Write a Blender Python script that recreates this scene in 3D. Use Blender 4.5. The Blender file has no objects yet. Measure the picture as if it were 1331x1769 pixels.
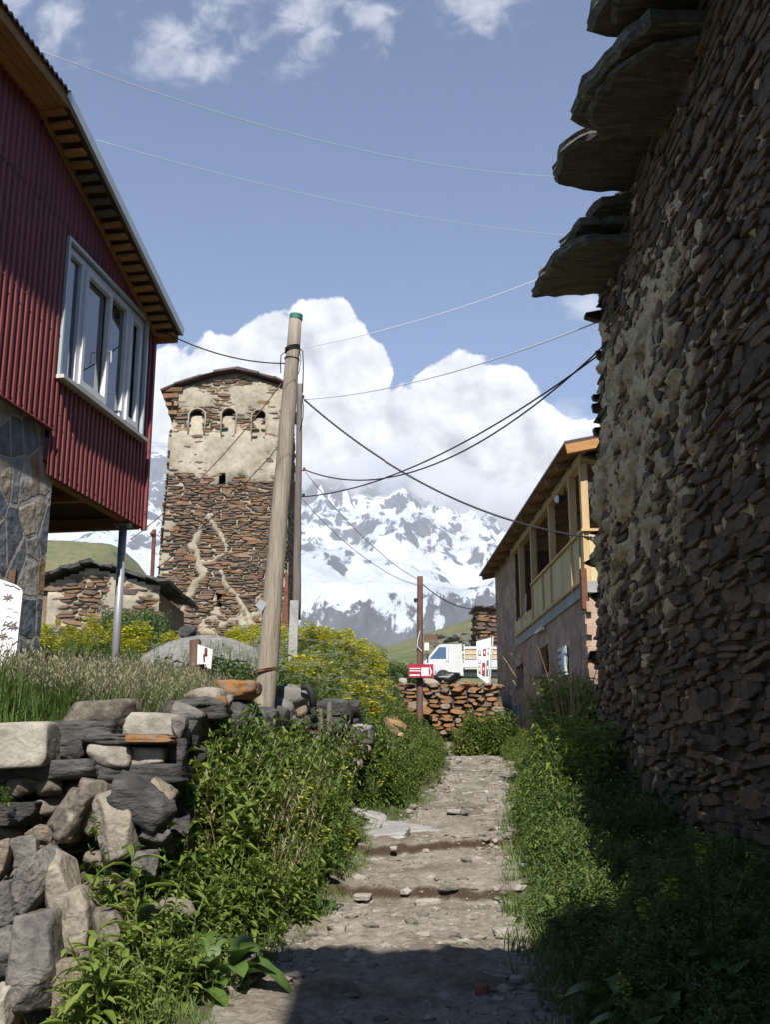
import bpy, math, random
import numpy as np
from mathutils import Vector, Matrix
R = math.radians
random.seed(7)
RNG = np.random.default_rng(7)
scene = bpy.context.scene
COL = scene.collection

# ------------------------------------------------------------------ camera
F_PX, PITCH, EYE = 1850.0, R(13.8), 1.6
SP, CP = math.sin(PITCH), math.cos(PITCH)
cam_d = bpy.data.cameras.new('camera')
cam_d.sensor_fit = 'VERTICAL'; cam_d.sensor_height = 36.0; cam_d.sensor_width = 27.1
cam_d.lens = F_PX / 1769 * 36
cam_d.clip_start = 0.05; cam_d.clip_end = 30000
cam = bpy.data.objects.new('camera', cam_d); COL.objects.link(cam)
cam.location = (0, 0, EYE); cam.rotation_euler = (R(90) + PITCH, 0, 0)
scene.camera = cam

# ------------------------------------------------------------------ render / exposure
scene.render.engine = 'CYCLES'
cy = scene.cycles
cy.use_denoising = True
try: cy.denoiser = 'OPENIMAGEDENOISE'
except Exception: pass
cy.max_bounces = 6; cy.diffuse_bounces = 3; cy.glossy_bounces = 3; cy.transmission_bounces = 4
cy.volume_bounces = 2; cy.transparent_max_bounces = 8
cy.caustics_reflective = False; cy.caustics_refractive = False
cy.sample_clamp_indirect = 6
scene.view_settings.view_transform = 'Standard'
scene.view_settings.look = 'None'
scene.view_settings.exposure = EXPOSURE = 0.5
scene.view_settings.gamma = 1

# ------------------------------------------------------------------ sun and sky
SUN_DIR = Vector((-0.008, -0.715, 0.70)).normalized()
sun_d = bpy.data.lights.new('sun', 'SUN'); sun_d.energy = 4.7; sun_d.angle = R(0.5); sun_d.color = (1, .955, .88)
sun = bpy.data.objects.new('sun', sun_d); COL.objects.link(sun)
sun.rotation_euler = SUN_DIR.to_track_quat('Z', 'Y').to_euler()
sun.location = (0, 0, 60)

def pix(px, py):
    u = (px - 665.5) / F_PX; v = (884.5 - py) / F_PX
    return u, CP - v * SP, SP + v * CP
def at(px, py, Y):
    u, y, z = pix(px, py); s = Y / y
    return Vector((u * s, Y, EYE + z * s))
def ab(px, py):
    u, y, z = pix(px, py); return u / y, z / y
def hit(px, py, p0, n):
    d = Vector(pix(px, py)); o = Vector((0, 0, EYE)); n = Vector(n)
    return o + d * ((Vector(p0) - o).dot(n) / d.dot(n))

world = bpy.data.worlds.new('World'); scene.world = world; world.use_nodes = True
def build_world():
    nt = world.node_tree; N = nt.nodes; L = nt.links
    N.clear()
    out = N.new('ShaderNodeOutputWorld'); bg = N.new('ShaderNodeBackground')
    sky = N.new('ShaderNodeTexSky'); sky.sky_type = 'NISHITA'; sky.sun_disc = False
    sky.sun_elevation = math.asin(SUN_DIR.z)
    sky.sun_rotation = math.atan2(SUN_DIR.x, SUN_DIR.y)
    sky.altitude = 2100; sky.air_density = 1.0; sky.dust_density = .6; sky.ozone_density = 1.5
    tc = N.new('ShaderNodeTexCoord')
    def mth(op, a, b=None, clamp=False):
        n = N.new('ShaderNodeMath'); n.operation = op; n.use_clamp = clamp
        for i, q in enumerate((a, b)):
            if q is None: continue
            if isinstance(q, (int, float)): n.inputs[i].default_value = q
            else: L.new(q, n.inputs[i])
        return n.outputs[0]
    sep = N.new('ShaderNodeSeparateXYZ'); L.new(tc.outputs['Generated'], sep.inputs[0])
    yy = mth('MAXIMUM', mth('ABSOLUTE', sep.outputs[1]), .08)
    a = mth('MULTIPLY', mth('DIVIDE', sep.outputs[0], yy), 10.0); b = mth('MULTIPLY', mth('DIVIDE', sep.outputs[2], yy), 10.0)
    cmb = N.new('ShaderNodeCombineXYZ'); L.new(a, cmb.inputs[0]); L.new(b, cmb.inputs[1])
    vec = cmb.outputs[0]
    def noise(vec, scale, detail, rough=.55, off=(0, 0, 0), dist=0):
        mp = N.new('ShaderNodeMapping'); mp.inputs['Location'].default_value = off
        L.new(vec, mp.inputs['Vector'])
        n = N.new('ShaderNodeTexNoise'); n.inputs['Scale'].default_value = scale
        n.inputs['Detail'].default_value = detail; n.inputs['Roughness'].default_value = rough
        n.inputs['Distortion'].default_value = dist
        L.new(mp.outputs[0], n.inputs['Vector']); return n.outputs[0]
    def blobs(lst):
        cur = None
        for (px, py, r) in lst:
            ca, cb = ab(px, py)
            v = N.new('ShaderNodeVectorMath'); v.operation = 'DISTANCE'
            L.new(vec, v.inputs[0]); v.inputs[1].default_value = (ca * 10, cb * 10, 0)
            s = mth('SUBTRACT', 1.0, mth('DIVIDE', v.outputs['Value'], r / F_PX * 10.6))
            cur = s if cur is None else mth('SMOOTH_MAX', cur, s)
            if cur.node.operation == 'SMOOTH_MAX': cur.node.inputs[2].default_value = .12
        return cur
    def ss(val, lo, hi):
        m = N.new('ShaderNodeMapRange'); m.interpolation_type = 'SMOOTHSTEP'
        L.new(val, m.inputs[0]); m.inputs[1].default_value = lo; m.inputs[2].default_value = hi
        return m.outputs[0]
    big = blobs([(300, 690, 105), (385, 650, 90), (470, 625, 95), (560, 580, 78), (610, 640, 72), (500, 730, 150),
                 (690, 770, 105), (800, 690, 88), (875, 690, 68), (900, 800, 130), (790, 770, 110), (1005, 790, 75),
                 (600, 860, 210), (900, 900, 170), (800, 930, 150), (340, 830, 160), (230, 760, 110), (1060, 860, 130), (120, 890, 140), (1200, 900, 200), (-100, 850, 220)])
    n1 = noise(vec, 2.3, 10, .57, (3.1, 1.7, 0), .3); n1b = noise(vec, 2.3, 10, .57, (3.1 + .10, 1.7 + .16, 0), .3)
    n2 = noise(vec, .75, 4, .5, (7, 2, 0))
    m = mth('ADD', mth('MULTIPLY', big, 1.5), mth('MULTIPLY', mth('SUBTRACT', n1, .5), 1.25))
    alpha = ss(m, .05, .17)
    # thin fair weather scraps higher up
    wis = blobs([(300, 75, 120), (345, 110, 90), (530, 20, 165), (640, 30, 90), (830, 5, 120), (90, 45, 110), (20, 0, 90), (1015, 525, 60), (985, 735, 90), (420, -80, 300)])
    n3 = noise(vec, 2.6, 8, .6, (1, 9, 0), .4)
    wa = mth('MULTIPLY', ss(mth('ADD', wis, mth('MULTIPLY', mth('SUBTRACT', n3, .5), 2.6)), .2, 1.25), .5)
    # scattered clouds for the rest of the sky (seen only in reflections)
    far = mth('MULTIPLY', ss(noise(tc.outputs['Generated'], 2.2, 7, .55, (4, 4, 1)), .56, .72), ss(mth('ABSOLUTE', a), 5.0, 7.0))
    cover = mth('MAXIMUM', mth('MAXIMUM', alpha, wa), far)
    # cloud brightness: sunlit upper right flanks, greyer hollows
    rel = mth('MULTIPLY', mth('SUBTRACT', n1, n1b), 1.15)
    lum = mth('ADD', mth('ADD', .90, rel), mth('MULTIPLY', mth('SUBTRACT', n2, .5), .28))
    lum = mth('SUBTRACT', lum, mth('MULTIPLY', ss(big, .25, .95), .16))
    lum = mth('MINIMUM', mth('MAXIMUM', lum, .5), 1.02)
    cc = N.new('ShaderNodeCombineColor')
    L.new(mth('MULTIPLY', lum, .985), cc.inputs[0]); L.new(mth('MULTIPLY', lum, .99), cc.inputs[1]); L.new(mth('ADD', mth('MULTIPLY', lum, .93), .075), cc.inputs[2])
    sk = N.new('ShaderNodeVectorMath'); sk.operation = 'MULTIPLY'; L.new(sky.outputs[0], sk.inputs[0])
    sk.inputs[1].default_value = SKY_TINT
    cl = N.new('ShaderNodeVectorMath'); cl.operation = 'SCALE'; L.new(cc.outputs[0], cl.inputs[0]); cl.inputs['Scale'].default_value = CLOUD_GAIN / SKY_STRENGTH
    mix = N.new('ShaderNodeMix'); mix.data_type = 'RGBA'
    L.new(cover, mix.inputs[0]); L.new(sk.outputs[0], mix.inputs[6]); L.new(cl.outputs[0], mix.inputs[7])
    L.new(mix.outputs[2], bg.inputs[0]); bg.inputs[1].default_value = SKY_STRENGTH
    L.new(bg.outputs[0], out.inputs[0])
SKY_STRENGTH = .10
CLOUD_GAIN = .84
SKY_TINT = (.55, .755, 1.01)
build_world()

# ------------------------------------------------------------------ noise
def _h(ix, iy, iz, seed):
    n = (ix.astype(np.int64) * 374761393 + iy.astype(np.int64) * 668265263 + iz.astype(np.int64) * 2147483629 + seed * 974634211) & 0xffffffff
    n = ((n ^ (n >> 13)) * 1274126177) & 0xffffffff
    n = n ^ (n >> 16)
    return (n & 0xffff) / 65535.0
def vnoise(p, seed=0):
    p = np.asarray(p, float); i = np.floor(p); f = p - i; f = f * f * (3 - 2 * f)
    i = i.astype(np.int64); r = 0
    for dx in (0, 1):
        for dy in (0, 1):
            for dz in (0, 1):
                w = (f[:, 0] if dx else 1 - f[:, 0]) * (f[:, 1] if dy else 1 - f[:, 1]) * (f[:, 2] if dz else 1 - f[:, 2])
                r = r + w * _h(i[:, 0] + dx, i[:, 1] + dy, i[:, 2] + dz, seed)
    return r
def fbm(p, oct=4, seed=0, gain=.5):
    p = np.asarray(p, float); s = 0; a = 1; t = 0
    for k in range(oct):
        s = s + a * vnoise(p * (2 ** k) + 17.3 * k, seed + k); t += a; a *= gain
    return s / t
def fbm2(x, y, scale, oct=4, seed=0, gain=.5):
    x = np.asarray(x, float); sh = x.shape
    p = np.stack([x.ravel() * scale, np.broadcast_to(y, sh).ravel() * scale, np.zeros(x.size)], 1)
    return fbm(p, oct, seed, gain).reshape(sh)
def sstep(x, a, b):
    t = np.clip((x - a) / (b - a), 0, 1); return t * t * (3 - 2 * t)

# ------------------------------------------------------------------ mesh building
def link_mesh(name, verts, faces, mats, mi=None, parent=None, smooth=False):
    me = bpy.data.meshes.new(name)
    me.from_pydata([tuple(v) for v in verts], [], faces)
    for m in (mats if isinstance(mats, (list, tuple)) else [mats]): me.materials.append(m)
    if mi is not None: me.polygons.foreach_set('material_index', np.asarray(mi, np.int32))
    if smooth: me.polygons.foreach_set('use_smooth', np.ones(len(me.polygons), bool))
    me.update()
    o = bpy.data.objects.new(name, me); COL.objects.link(o)
    if parent is not None: adopt(o, parent)
    return o
def adopt(o, parent):
    o.parent = parent
    if parent.type == 'EMPTY': o.matrix_parent_inverse = Matrix.Translation(parent.location).inverted()   # mesh parents sit at the world origin
def quads_mesh(name, V, Q, mats, mi=None, parent=None, smooth=False):
    V = np.ascontiguousarray(V, np.float32); Q = np.ascontiguousarray(Q, np.int32); n = len(Q)
    me = bpy.data.meshes.new(name)
    me.vertices.add(len(V)); me.vertices.foreach_set('co', V.ravel())
    me.loops.add(4 * n); me.loops.foreach_set('vertex_index', Q.ravel())
    me.polygons.add(n); me.polygons.foreach_set('loop_start', np.arange(0, 4 * n, 4, dtype=np.int32))
    for m in (mats if isinstance(mats, (list, tuple)) else [mats]): me.materials.append(m)
    if mi is not None: me.polygons.foreach_set('material_index', np.asarray(mi, np.int32))
    me.polygons.foreach_set('use_smooth', np.full(n, bool(smooth)))
    me.update(calc_edges=True)
    o = bpy.data.objects.new(name, me); COL.objects.link(o)
    if parent is not None: adopt(o, parent)
    return o
def grid_faces(nu, nv):
    i = np.arange(nu * nv).reshape(nv, nu)
    return np.stack([i[:-1, :-1].ravel(), i[:-1, 1:].ravel(), i[1:, 1:].ravel(), i[1:, :-1].ravel()], 1)

class MB:
    def __init__(s): s.v = []; s.f = []; s.m = []
    def add(s, verts, faces, m=0):
        k = len(s.v); s.v.extend(tuple(p) for p in verts)
        s.f.extend(tuple(i + k for i in f) for f in faces); s.m.extend([m] * len(faces)); return s
    def box(s, c, size, rot=None, jit=0, m=0):
        x, y, z = (q / 2 for q in size); P = []
        for sx, sy, sz in ((-1,-1,-1),(1,-1,-1),(1,1,-1),(-1,1,-1),(-1,-1,1),(1,-1,1),(1,1,1),(-1,1,1)):
            p = Vector((sx*x + random.uniform(-jit, jit), sy*y + random.uniform(-jit, jit), sz*z + random.uniform(-jit, jit)))
            if rot is not None: p = rot @ p
            P.append(p + Vector(c))
        return s.add(P, [(0,3,2,1),(4,5,6,7),(0,1,5,4),(1,2,6,5),(2,3,7,6),(3,0,4,7)], m)
    def bar(s, p0, p1, w, h, up=(0,0,1), m=0, jit=0):
        p0 = Vector(p0); p1 = Vector(p1); d = (p1 - p0); L = d.length; d.normalize()
        a = d.cross(Vector(up))
        if a.length < 1e-4: a = d.cross(Vector((1, 0, 0)))
        a.normalize(); b = a.cross(d).normalized()
        rot = Matrix((a, d, b)).transposed()
        return s.box((p0 + p1) / 2, (w, L, h), rot, jit, m)
    def tube(s, pts, r, n=8, m=0, cap=True):
        pts = [Vector(p) for p in pts]; k = len(pts); rs = r if isinstance(r, (list, tuple)) else [r] * k
        V = []; prev = None
        for i in range(k):
            d = (pts[min(i+1, k-1)] - pts[max(i-1, 0)]).normalized()
            a = d.cross(Vector((0, 0, 1))) if prev is None else prev - d * prev.dot(d)
            if a.length < 1e-4: a = d.cross(Vector((1, 0, 0)))
            a.normalize(); prev = a; b = d.cross(a)
            for j in range(n):
                t = 2 * math.pi * j / n
                V.append(pts[i] + (a * math.cos(t) + b * math.sin(t)) * rs[i])
        Fs = [(i*n+j, i*n+(j+1) % n, (i+1)*n+(j+1) % n, (i+1)*n+j) for i in range(k-1) for j in range(n)]
        if cap: Fs += [tuple(range(n-1, -1, -1)), tuple((k-1)*n + j for j in range(n))]
        return s.add(V, Fs, m)
    def prism(s, poly, ext, m=0):
        n = len(poly); P = [Vector(p) for p in poly]; e = Vector(ext)
        return s.add(P + [p + e for p in P], [tuple(range(n)), tuple(range(2*n-1, n-1, -1))] + [(i, n+i, n+(i+1) % n, (i+1) % n) for i in range(n)], m)
    def disc(s, c, nrm, r, n=16, th=.02, m=0):
        c = Vector(c); nrm = Vector(nrm).normalized()
        return s.tube([c, c + nrm * th], r, n, m)
    def build(s, name, mats, parent=None, smooth=False):
        return link_mesh(name, s.v, s.f, mats, s.m, parent, smooth)

def tag(o, label=None, cat=None, group=None, kind=None):
    if label: o['label'] = label
    if cat: o['category'] = cat
    if group: o['group'] = group
    if kind: o['kind'] = kind
    return o
def thing(name, label, cat, loc, group=None):
    o = bpy.data.objects.new(name, None); o.empty_display_size = .3; COL.objects.link(o); o.location = loc
    return tag(o, label, cat, group)

# ------------------------------------------------------------------ rocks
_ICO = {}
def ico(sub):
    if sub not in _ICO:
        import bmesh
        bm = bmesh.new(); bmesh.ops.create_icosphere(bm, subdivisions=sub, radius=1)
        bm.verts.ensure_lookup_table()
        _ICO[sub] = (np.array([v.co[:] for v in bm.verts]), [tuple(v.index for v in f.verts) for f in bm.faces]); bm.free()
    return _ICO[sub]
def rock(size, seed, p=14, boxy=.0, rough=.05, layer=0, sub=3, planes=13, rot=None):
    """rounded polytope: directions cut by random planes, then roughened"""
    rg = np.random.default_rng(seed); D, Fc = ico(sub)
    n = rg.normal(size=(planes, 3)); n /= np.linalg.norm(n, axis=1)[:, None]
    d = rg.uniform(.72, 1.1, planes)
    if boxy > 0:
        bx = np.array([[1,0,0],[-1,0,0],[0,1,0],[0,-1,0],[0,0,1],[0,0,-1]], float) + rg.normal(0, .07, (6, 3)) * (1.3 - boxy)
        bx /= np.linalg.norm(bx, axis=1)[:, None]
        n = np.vstack([bx, n]); d = np.concatenate([rg.uniform(.88, 1.0, 6), d + .35 * boxy])
    c = np.maximum(D @ n.T, 0) / d
    r = (c ** p).sum(1) ** (-1 / p)
    V = D * np.minimum(r, 1.7)[:, None]
    so = rg.uniform(0, 90, 3)
    V *= (1 + rough * 2 * (fbm(V * 2.3 + so, 4, seed, .6) - .5) + ((.05 if p > 30 else .035) * (1 - np.abs(2 * fbm(V * (7 if p > 30 else 5) + so, 4, seed + 9, .6) - 1)) if sub >= 4 and rough > .025 else 0))[:, None]
    if layer > 0:
        V[:, :2] *= (1 + layer * 2 * (vnoise(np.stack([V[:, 2] * 7 + so[0], V[:, 0] * .7 + so[1], V[:, 1] * .7], 1), seed) - .5))[:, None]
    V = V * (np.array(size) / 2)
    if rot is not None: V = V @ np.array(rot.to_3x3()).T
    return V, Fc
def rot_xyz(x, y, z): return Matrix.Rotation(z, 3, 'Z') @ Matrix.Rotation(y, 3, 'Y') @ Matrix.Rotation(x, 3, 'X')
def add_rock(mb, c, size, seed, m=0, **k):
    V, Fc = rock(size, seed, **k); mb.add((V + np.array(c)).tolist(), Fc, m)
def rock_obj(name, c, size, seed, mat, parent=None, smooth=True, **k):
    mb = MB(); add_rock(mb, c, size, seed, 0, **k); return mb.build(name, mat, parent, smooth)

# ------------------------------------------------------------------ materials
def ramp(N, L, fac, cols):
    r = N.new('ShaderNodeValToRGB'); e = r.color_ramp.elements
    while len(e) < len(cols): e.new(.5)
    for i, c in enumerate(cols):
        if len(c) == 4: e[i].position = c[3]
        else: e[i].position = i / max(1, len(cols) - 1)
        e[i].color = (*c[:3], 1)
    L.new(fac, r.inputs[0]); return r.outputs[0]
def mat(name, cols, scale=4, rough=.75, bump=.3, bscale=25, island=0, metal=0, detail=6, spec=.35, stretch=(1,1,1), fine=.25, dist=.3, bdist=.02, coat=0):
    m = bpy.data.materials.new(name); m.use_nodes = True
    N = m.node_tree.nodes; L = m.node_tree.links; P = N['Principled BSDF']
    tc = N.new('ShaderNodeTexCoord'); mp = N.new('ShaderNodeMapping'); mp.inputs['Scale'].default_value = stretch
    L.new(tc.outputs['Object'], mp.inputs[0])
    def nz(sc, dt=detail, ds=dist):
        n = N.new('ShaderNodeTexNoise'); n.inputs['Scale'].default_value = sc; n.inputs['Detail'].default_value = dt
        n.inputs['Roughness'].default_value = .6; n.inputs['Distortion'].default_value = ds
        L.new(mp.outputs[0], n.inputs['Vector']); return n.outputs[0]
    n1 = nz(scale)
    st = N.new('ShaderNodeMapRange'); st.inputs[1].default_value = .28; st.inputs[2].default_value = .72; L.new(n1, st.inputs[0])
    fac = st.outputs[0]
    if island:
        g = N.new('ShaderNodeNewGeometry'); mx = N.new('ShaderNodeMix'); mx.inputs[0].default_value = island
        L.new(fac, mx.inputs[2]); L.new(g.outputs['Random Per Island'], mx.inputs[3]); fac = mx.outputs[0]
    col = ramp(N, L, fac, cols)
    nb = nz(bscale)
    if fine:
        mr = N.new('ShaderNodeMapRange'); L.new(nb, mr.inputs[0]); mr.inputs[1].default_value = .25; mr.inputs[2].default_value = .75
        mr.inputs[3].default_value = 1 - fine; mr.inputs[4].default_value = 1 + fine
        vm = N.new('ShaderNodeVectorMath'); vm.operation = 'SCALE'; L.new(col, vm.inputs[0]); L.new(mr.outputs[0], vm.inputs['Scale']); col = vm.outputs[0]
    L.new(col, P.inputs['Base Color'])
    P.inputs['Roughness'].default_value = rough; P.inputs['Metallic'].default_value = metal
    P.inputs['Specular IOR Level'].default_value = spec
    if coat: P.inputs['Coat Weight'].default_value = coat
    if bump:
        b = N.new('ShaderNodeBump'); b.inputs['Strength'].default_value = bump; b.inputs['Distance'].default_value = bdist
        L.new(nb, b.inputs['Height']); L.new(b.outputs[0], P.inputs['Normal'])
    return m
def leafmat(name, cols, trans=.3, rough=.5, spec=.3, patch=.5):
    m = bpy.data.materials.new(name); m.use_nodes = True
    N = m.node_tree.nodes; L = m.node_tree.links; P = N['Principled BSDF']; out = N['Material Output']
    g = N.new('ShaderNodeNewGeometry'); tc = N.new('ShaderNodeTexCoord')
    n = N.new('ShaderNodeTexNoise'); n.inputs['Scale'].default_value = 1.1; n.inputs['Detail'].default_value = 3
    L.new(tc.outputs['Object'], n.inputs['Vector'])
    st = N.new('ShaderNodeMapRange'); st.inputs[1].default_value = .33; st.inputs[2].default_value = .67; L.new(n.outputs[0], st.inputs[0])
    mx = N.new('ShaderNodeMix'); mx.inputs[0].default_value = 1 - patch
    L.new(st.outputs[0], mx.inputs[2]); L.new(g.outputs['Random Per Island'], mx.inputs[3])
    c = ramp(N, L, mx.outputs[0], cols)
    L.new(c, P.inputs['Base Color']); P.inputs['Roughness'].default_value = rough; P.inputs['Specular IOR Level'].default_value = spec
    t = N.new('ShaderNodeBsdfTranslucent'); L.new(c, t.inputs[0])
    ms = N.new('ShaderNodeMixShader'); ms.inputs[0].default_value = trans
    L.new(P.outputs[0], ms.inputs[1]); L.new(t.outputs[0], ms.inputs[2]); L.new(ms.outputs[0], out.inputs[0])
    return m
def plain(name, c, rough=.5, metal=0, spec=.4):
    return mat(name, [tuple(q * .9 for q in c), c], scale=6, rough=rough, bump=.05, bscale=60, metal=metal, spec=spec, fine=.08)

M = {}
M['schist'] = mat('dark_schist', [(.045,.033,.024), (.14,.092,.055), (.07,.052,.039), (.21,.135,.075), (.12,.088,.06), (.36,.24,.135)], scale=5, island=.66, bump=1.0, bscale=26, rough=.85, bdist=.035, fine=.4)
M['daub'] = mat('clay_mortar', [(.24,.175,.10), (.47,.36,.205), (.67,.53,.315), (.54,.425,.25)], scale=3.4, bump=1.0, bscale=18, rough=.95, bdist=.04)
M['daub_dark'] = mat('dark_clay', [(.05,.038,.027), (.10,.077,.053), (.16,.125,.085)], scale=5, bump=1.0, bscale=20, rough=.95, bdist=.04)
M['slab'] = mat('roof_slate_slab', [(.05,.045,.04), (.16,.145,.115), (.09,.08,.068), (.32,.29,.21)], scale=2.2, bump=.7, bscale=14, rough=.85, stretch=(.6,2.2,2), bdist=.03)
M['tower_stone'] = mat('tower_schist', [(.045,.034,.028), (.145,.088,.053), (.08,.063,.052), (.23,.14,.078), (.13,.10,.078), (.20,.10,.048), (.28,.22,.16)], scale=1.2, island=.8, bump=.5, bscale=14, rough=.85)
M['tower_plaster'] = mat('lime_plaster', [(.20,.17,.125), (.33,.285,.215), (.42,.37,.285)], scale=.9, bump=.5, bscale=7, rough=.95, bdist=.03)
M['red'] = mat('wine_red_sheet', [(.19,.038,.037), (.25,.058,.055), (.28,.082,.076)], scale=1.6, rough=.55, bump=.08, bscale=10, spec=.35, fine=.16, stretch=(1.5,1.5,.3))
M['eave_wood'] = mat('orange_stained_board', [(.26,.12,.038), (.40,.20,.062), (.50,.27,.095)], scale=3, bump=.25, bscale=30, stretch=(1,1,4), island=.5)
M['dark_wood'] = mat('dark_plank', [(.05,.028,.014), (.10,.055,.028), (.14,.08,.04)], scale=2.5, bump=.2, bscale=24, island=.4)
M['grey_wood'] = mat('weathered_batten', [(.09,.075,.06), (.2,.16,.125)], scale=4, bump=.3, bscale=30, island=.5)
M['flashing'] = plain('pale_metal_flashing', (.55,.6,.6), .35, .3)
M['pvc'] = plain('white_window_frame', (.78,.79,.8), .35)
M['steel'] = plain('grey_steel_post', (.33,.34,.36), .45, .3)
M['roof_red'] = plain('dark_roof_sheet', (.05,.028,.032), .5)
M['pine'] = mat('fresh_pine', [(.38,.25,.12), (.50,.345,.175), (.57,.41,.225)], scale=3, bump=.15, bscale=30, stretch=(4,4,.6), island=.45)
M['pine_pale'] = mat('pale_pine_board', [(.40,.32,.16), (.56,.46,.25), (.62,.52,.3)], scale=3, bump=.15, bscale=26, stretch=(3,3,.4), island=.5)
M['rafter'] = mat('brown_rafter_wood', [(.20,.10,.045), (.33,.19,.085)], scale=3, bump=.15, bscale=26, island=.5)
M['pole'] = mat('weathered_pole_wood', [(.19,.155,.12), (.31,.265,.21), (.38,.33,.27)], scale=5, bump=.7, bscale=16, stretch=(3,3,.22), dist=1.2, bdist=.03)
M['pole_dark'] = mat('brown_pole_wood', [(.06,.035,.028), (.13,.075,.055), (.17,.11,.085)], scale=5, bump=.6, bscale=16, stretch=(3,3,.25), dist=.8)
M['pole_grey'] = mat('grey_pole_wood', [(.09,.075,.068), (.19,.16,.14)], scale=5, bump=.5, bscale=16, stretch=(3,3,.25), dist=.8)
M['concrete'] = mat('concrete', [(.26,.25,.24), (.40,.385,.36)], scale=3, bump=.4, bscale=20, rough=.9)
M['black'] = plain('black_cable', (.015,.015,.017), .6)
M['wire_pale'] = plain('bare_wire', (.62,.62,.65), .5, 0)
M['rust'] = mat('rusty_iron', [(.06,.026,.018), (.16,.06,.03), (.11,.05,.035)], scale=5, bump=.4, bscale=30)
M['green_cap'] = plain('green_cap', (.03,.16,.14), .5)
M['white'] = mat('white_paint', [(.48,.48,.465), (.62,.625,.62)], scale=2.5, rough=.45, bump=.05, bscale=30, fine=.12)
M['paper'] = plain('white_sheet', (.78,.78,.77), .6)
M['red_sign'] = plain('crimson_sign', (.34,.012,.045), .5)
M['dark'] = plain('dark_interior', (.02,.017,.016), .9)
M['tarp'] = plain('black_tarpaulin', (.018,.019,.024), .4)
M['rubber'] = plain('black_rubber', (.02,.02,.022), .7)
M['orange_rock'] = mat('orange_lichen_rock', [(.05,.045,.04), (.13,.10,.08), (.28,.125,.03), (.19,.15,.12), (.34,.165,.035)], scale=9, bump=.7, bscale=22, rough=.9, island=.25)
M['rust_rock'] = mat('rusty_stacked_stone', [(.06,.042,.034), (.19,.10,.05), (.30,.155,.065), (.14,.10,.08), (.30,.235,.17), (.11,.075,.055)], scale=4, island=.7, bump=.6, bscale=20, rough=.9)
M['grey_rock'] = mat('grey_rock', [(.032,.030,.028), (.095,.089,.081), (.155,.146,.132), (.235,.222,.197)], scale=3.4, bump=1.0, bscale=13, fine=.45, bdist=.05, rough=.88, island=.2)
M['tan_rock'] = mat('tan_rock', [(.045,.035,.027), (.13,.105,.08), (.22,.18,.135), (.30,.255,.195)], scale=3.6, bump=1.0, bscale=13, fine=.4, bdist=.05, rough=.88, island=.2)
M['pale_rock'] = mat('pale_block', [(.16,.145,.12), (.32,.29,.245), (.40,.37,.315)], scale=3.5, bump=.7, bscale=16, rough=.9, bdist=.03)
M['black_rock'] = mat('black_slate', [(.022,.022,.024), (.06,.058,.056), (.13,.125,.12)], scale=3.0, bump=.9, bscale=15, rough=.75, stretch=(1,1,2.5), bdist=.03)
M['boulder'] = mat('grey_boulder', [(.12,.117,.11), (.20,.195,.18), (.255,.25,.232)], scale=2.6, bump=1.0, bscale=7, rough=.92, bdist=.04, fine=.3)
M['slate'] = mat('loose_slate', [(.10,.10,.105), (.24,.235,.225), (.38,.365,.34)], scale=4, bump=.6, bscale=20, rough=.8, island=.55)
M['gravel'] = mat('gravel_stone', [(.11,.095,.08), (.20,.175,.15), (.27,.24,.205), (.36,.33,.29)], scale=4, bump=.3, bscale=30, rough=.9, island=.9)
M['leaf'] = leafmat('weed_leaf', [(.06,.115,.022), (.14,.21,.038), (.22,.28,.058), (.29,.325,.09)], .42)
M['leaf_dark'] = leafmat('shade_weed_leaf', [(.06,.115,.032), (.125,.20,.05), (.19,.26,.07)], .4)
M['leaf_big'] = leafmat('broad_leaf', [(.055,.11,.022), (.11,.175,.04)], .3, .45, .4)
M['leaf_grey'] = leafmat('grey_green_leaf', [(.085,.145,.045), (.15,.22,.075), (.21,.27,.11)], .28)
M['stem'] = leafmat('weed_stem', [(.07,.11,.03), (.15,.17,.06)], .1, patch=.3)
M['grass'] = leafmat('grass_blade', [(.05,.10,.02), (.10,.165,.04), (.16,.22,.07), (.24,.25,.11)], .3)
M['seed'] = leafmat('grass_seed_head', [(.19,.19,.11), (.29,.275,.17), (.25,.25,.175)], .25, patch=.4)
M['yellow'] = leafmat('yellow_petal', [(.36,.38,.035), (.60,.56,.05)], .25, patch=.2)
M['umbel'] = leafmat('white_umbel', [(.55,.58,.45), (.75,.77,.68)], .25, patch=.2)
M['dry'] = leafmat('dry_stalk', [(.25,.19,.08), (.4,.31,.14)], .2, patch=.2)

def glassmat():
    m = bpy.data.materials.new('window_glass'); m.use_nodes = True
    P = m.node_tree.nodes['Principled BSDF']
    P.inputs['Base Color'].default_value = (.02,.024,.026,1); P.inputs['Roughness'].default_value = .015
    P.inputs['IOR'].default_value = 2.6; P.inputs['Specular IOR Level'].default_value = .6
    return m
M['glass'] = glassmat()
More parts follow.
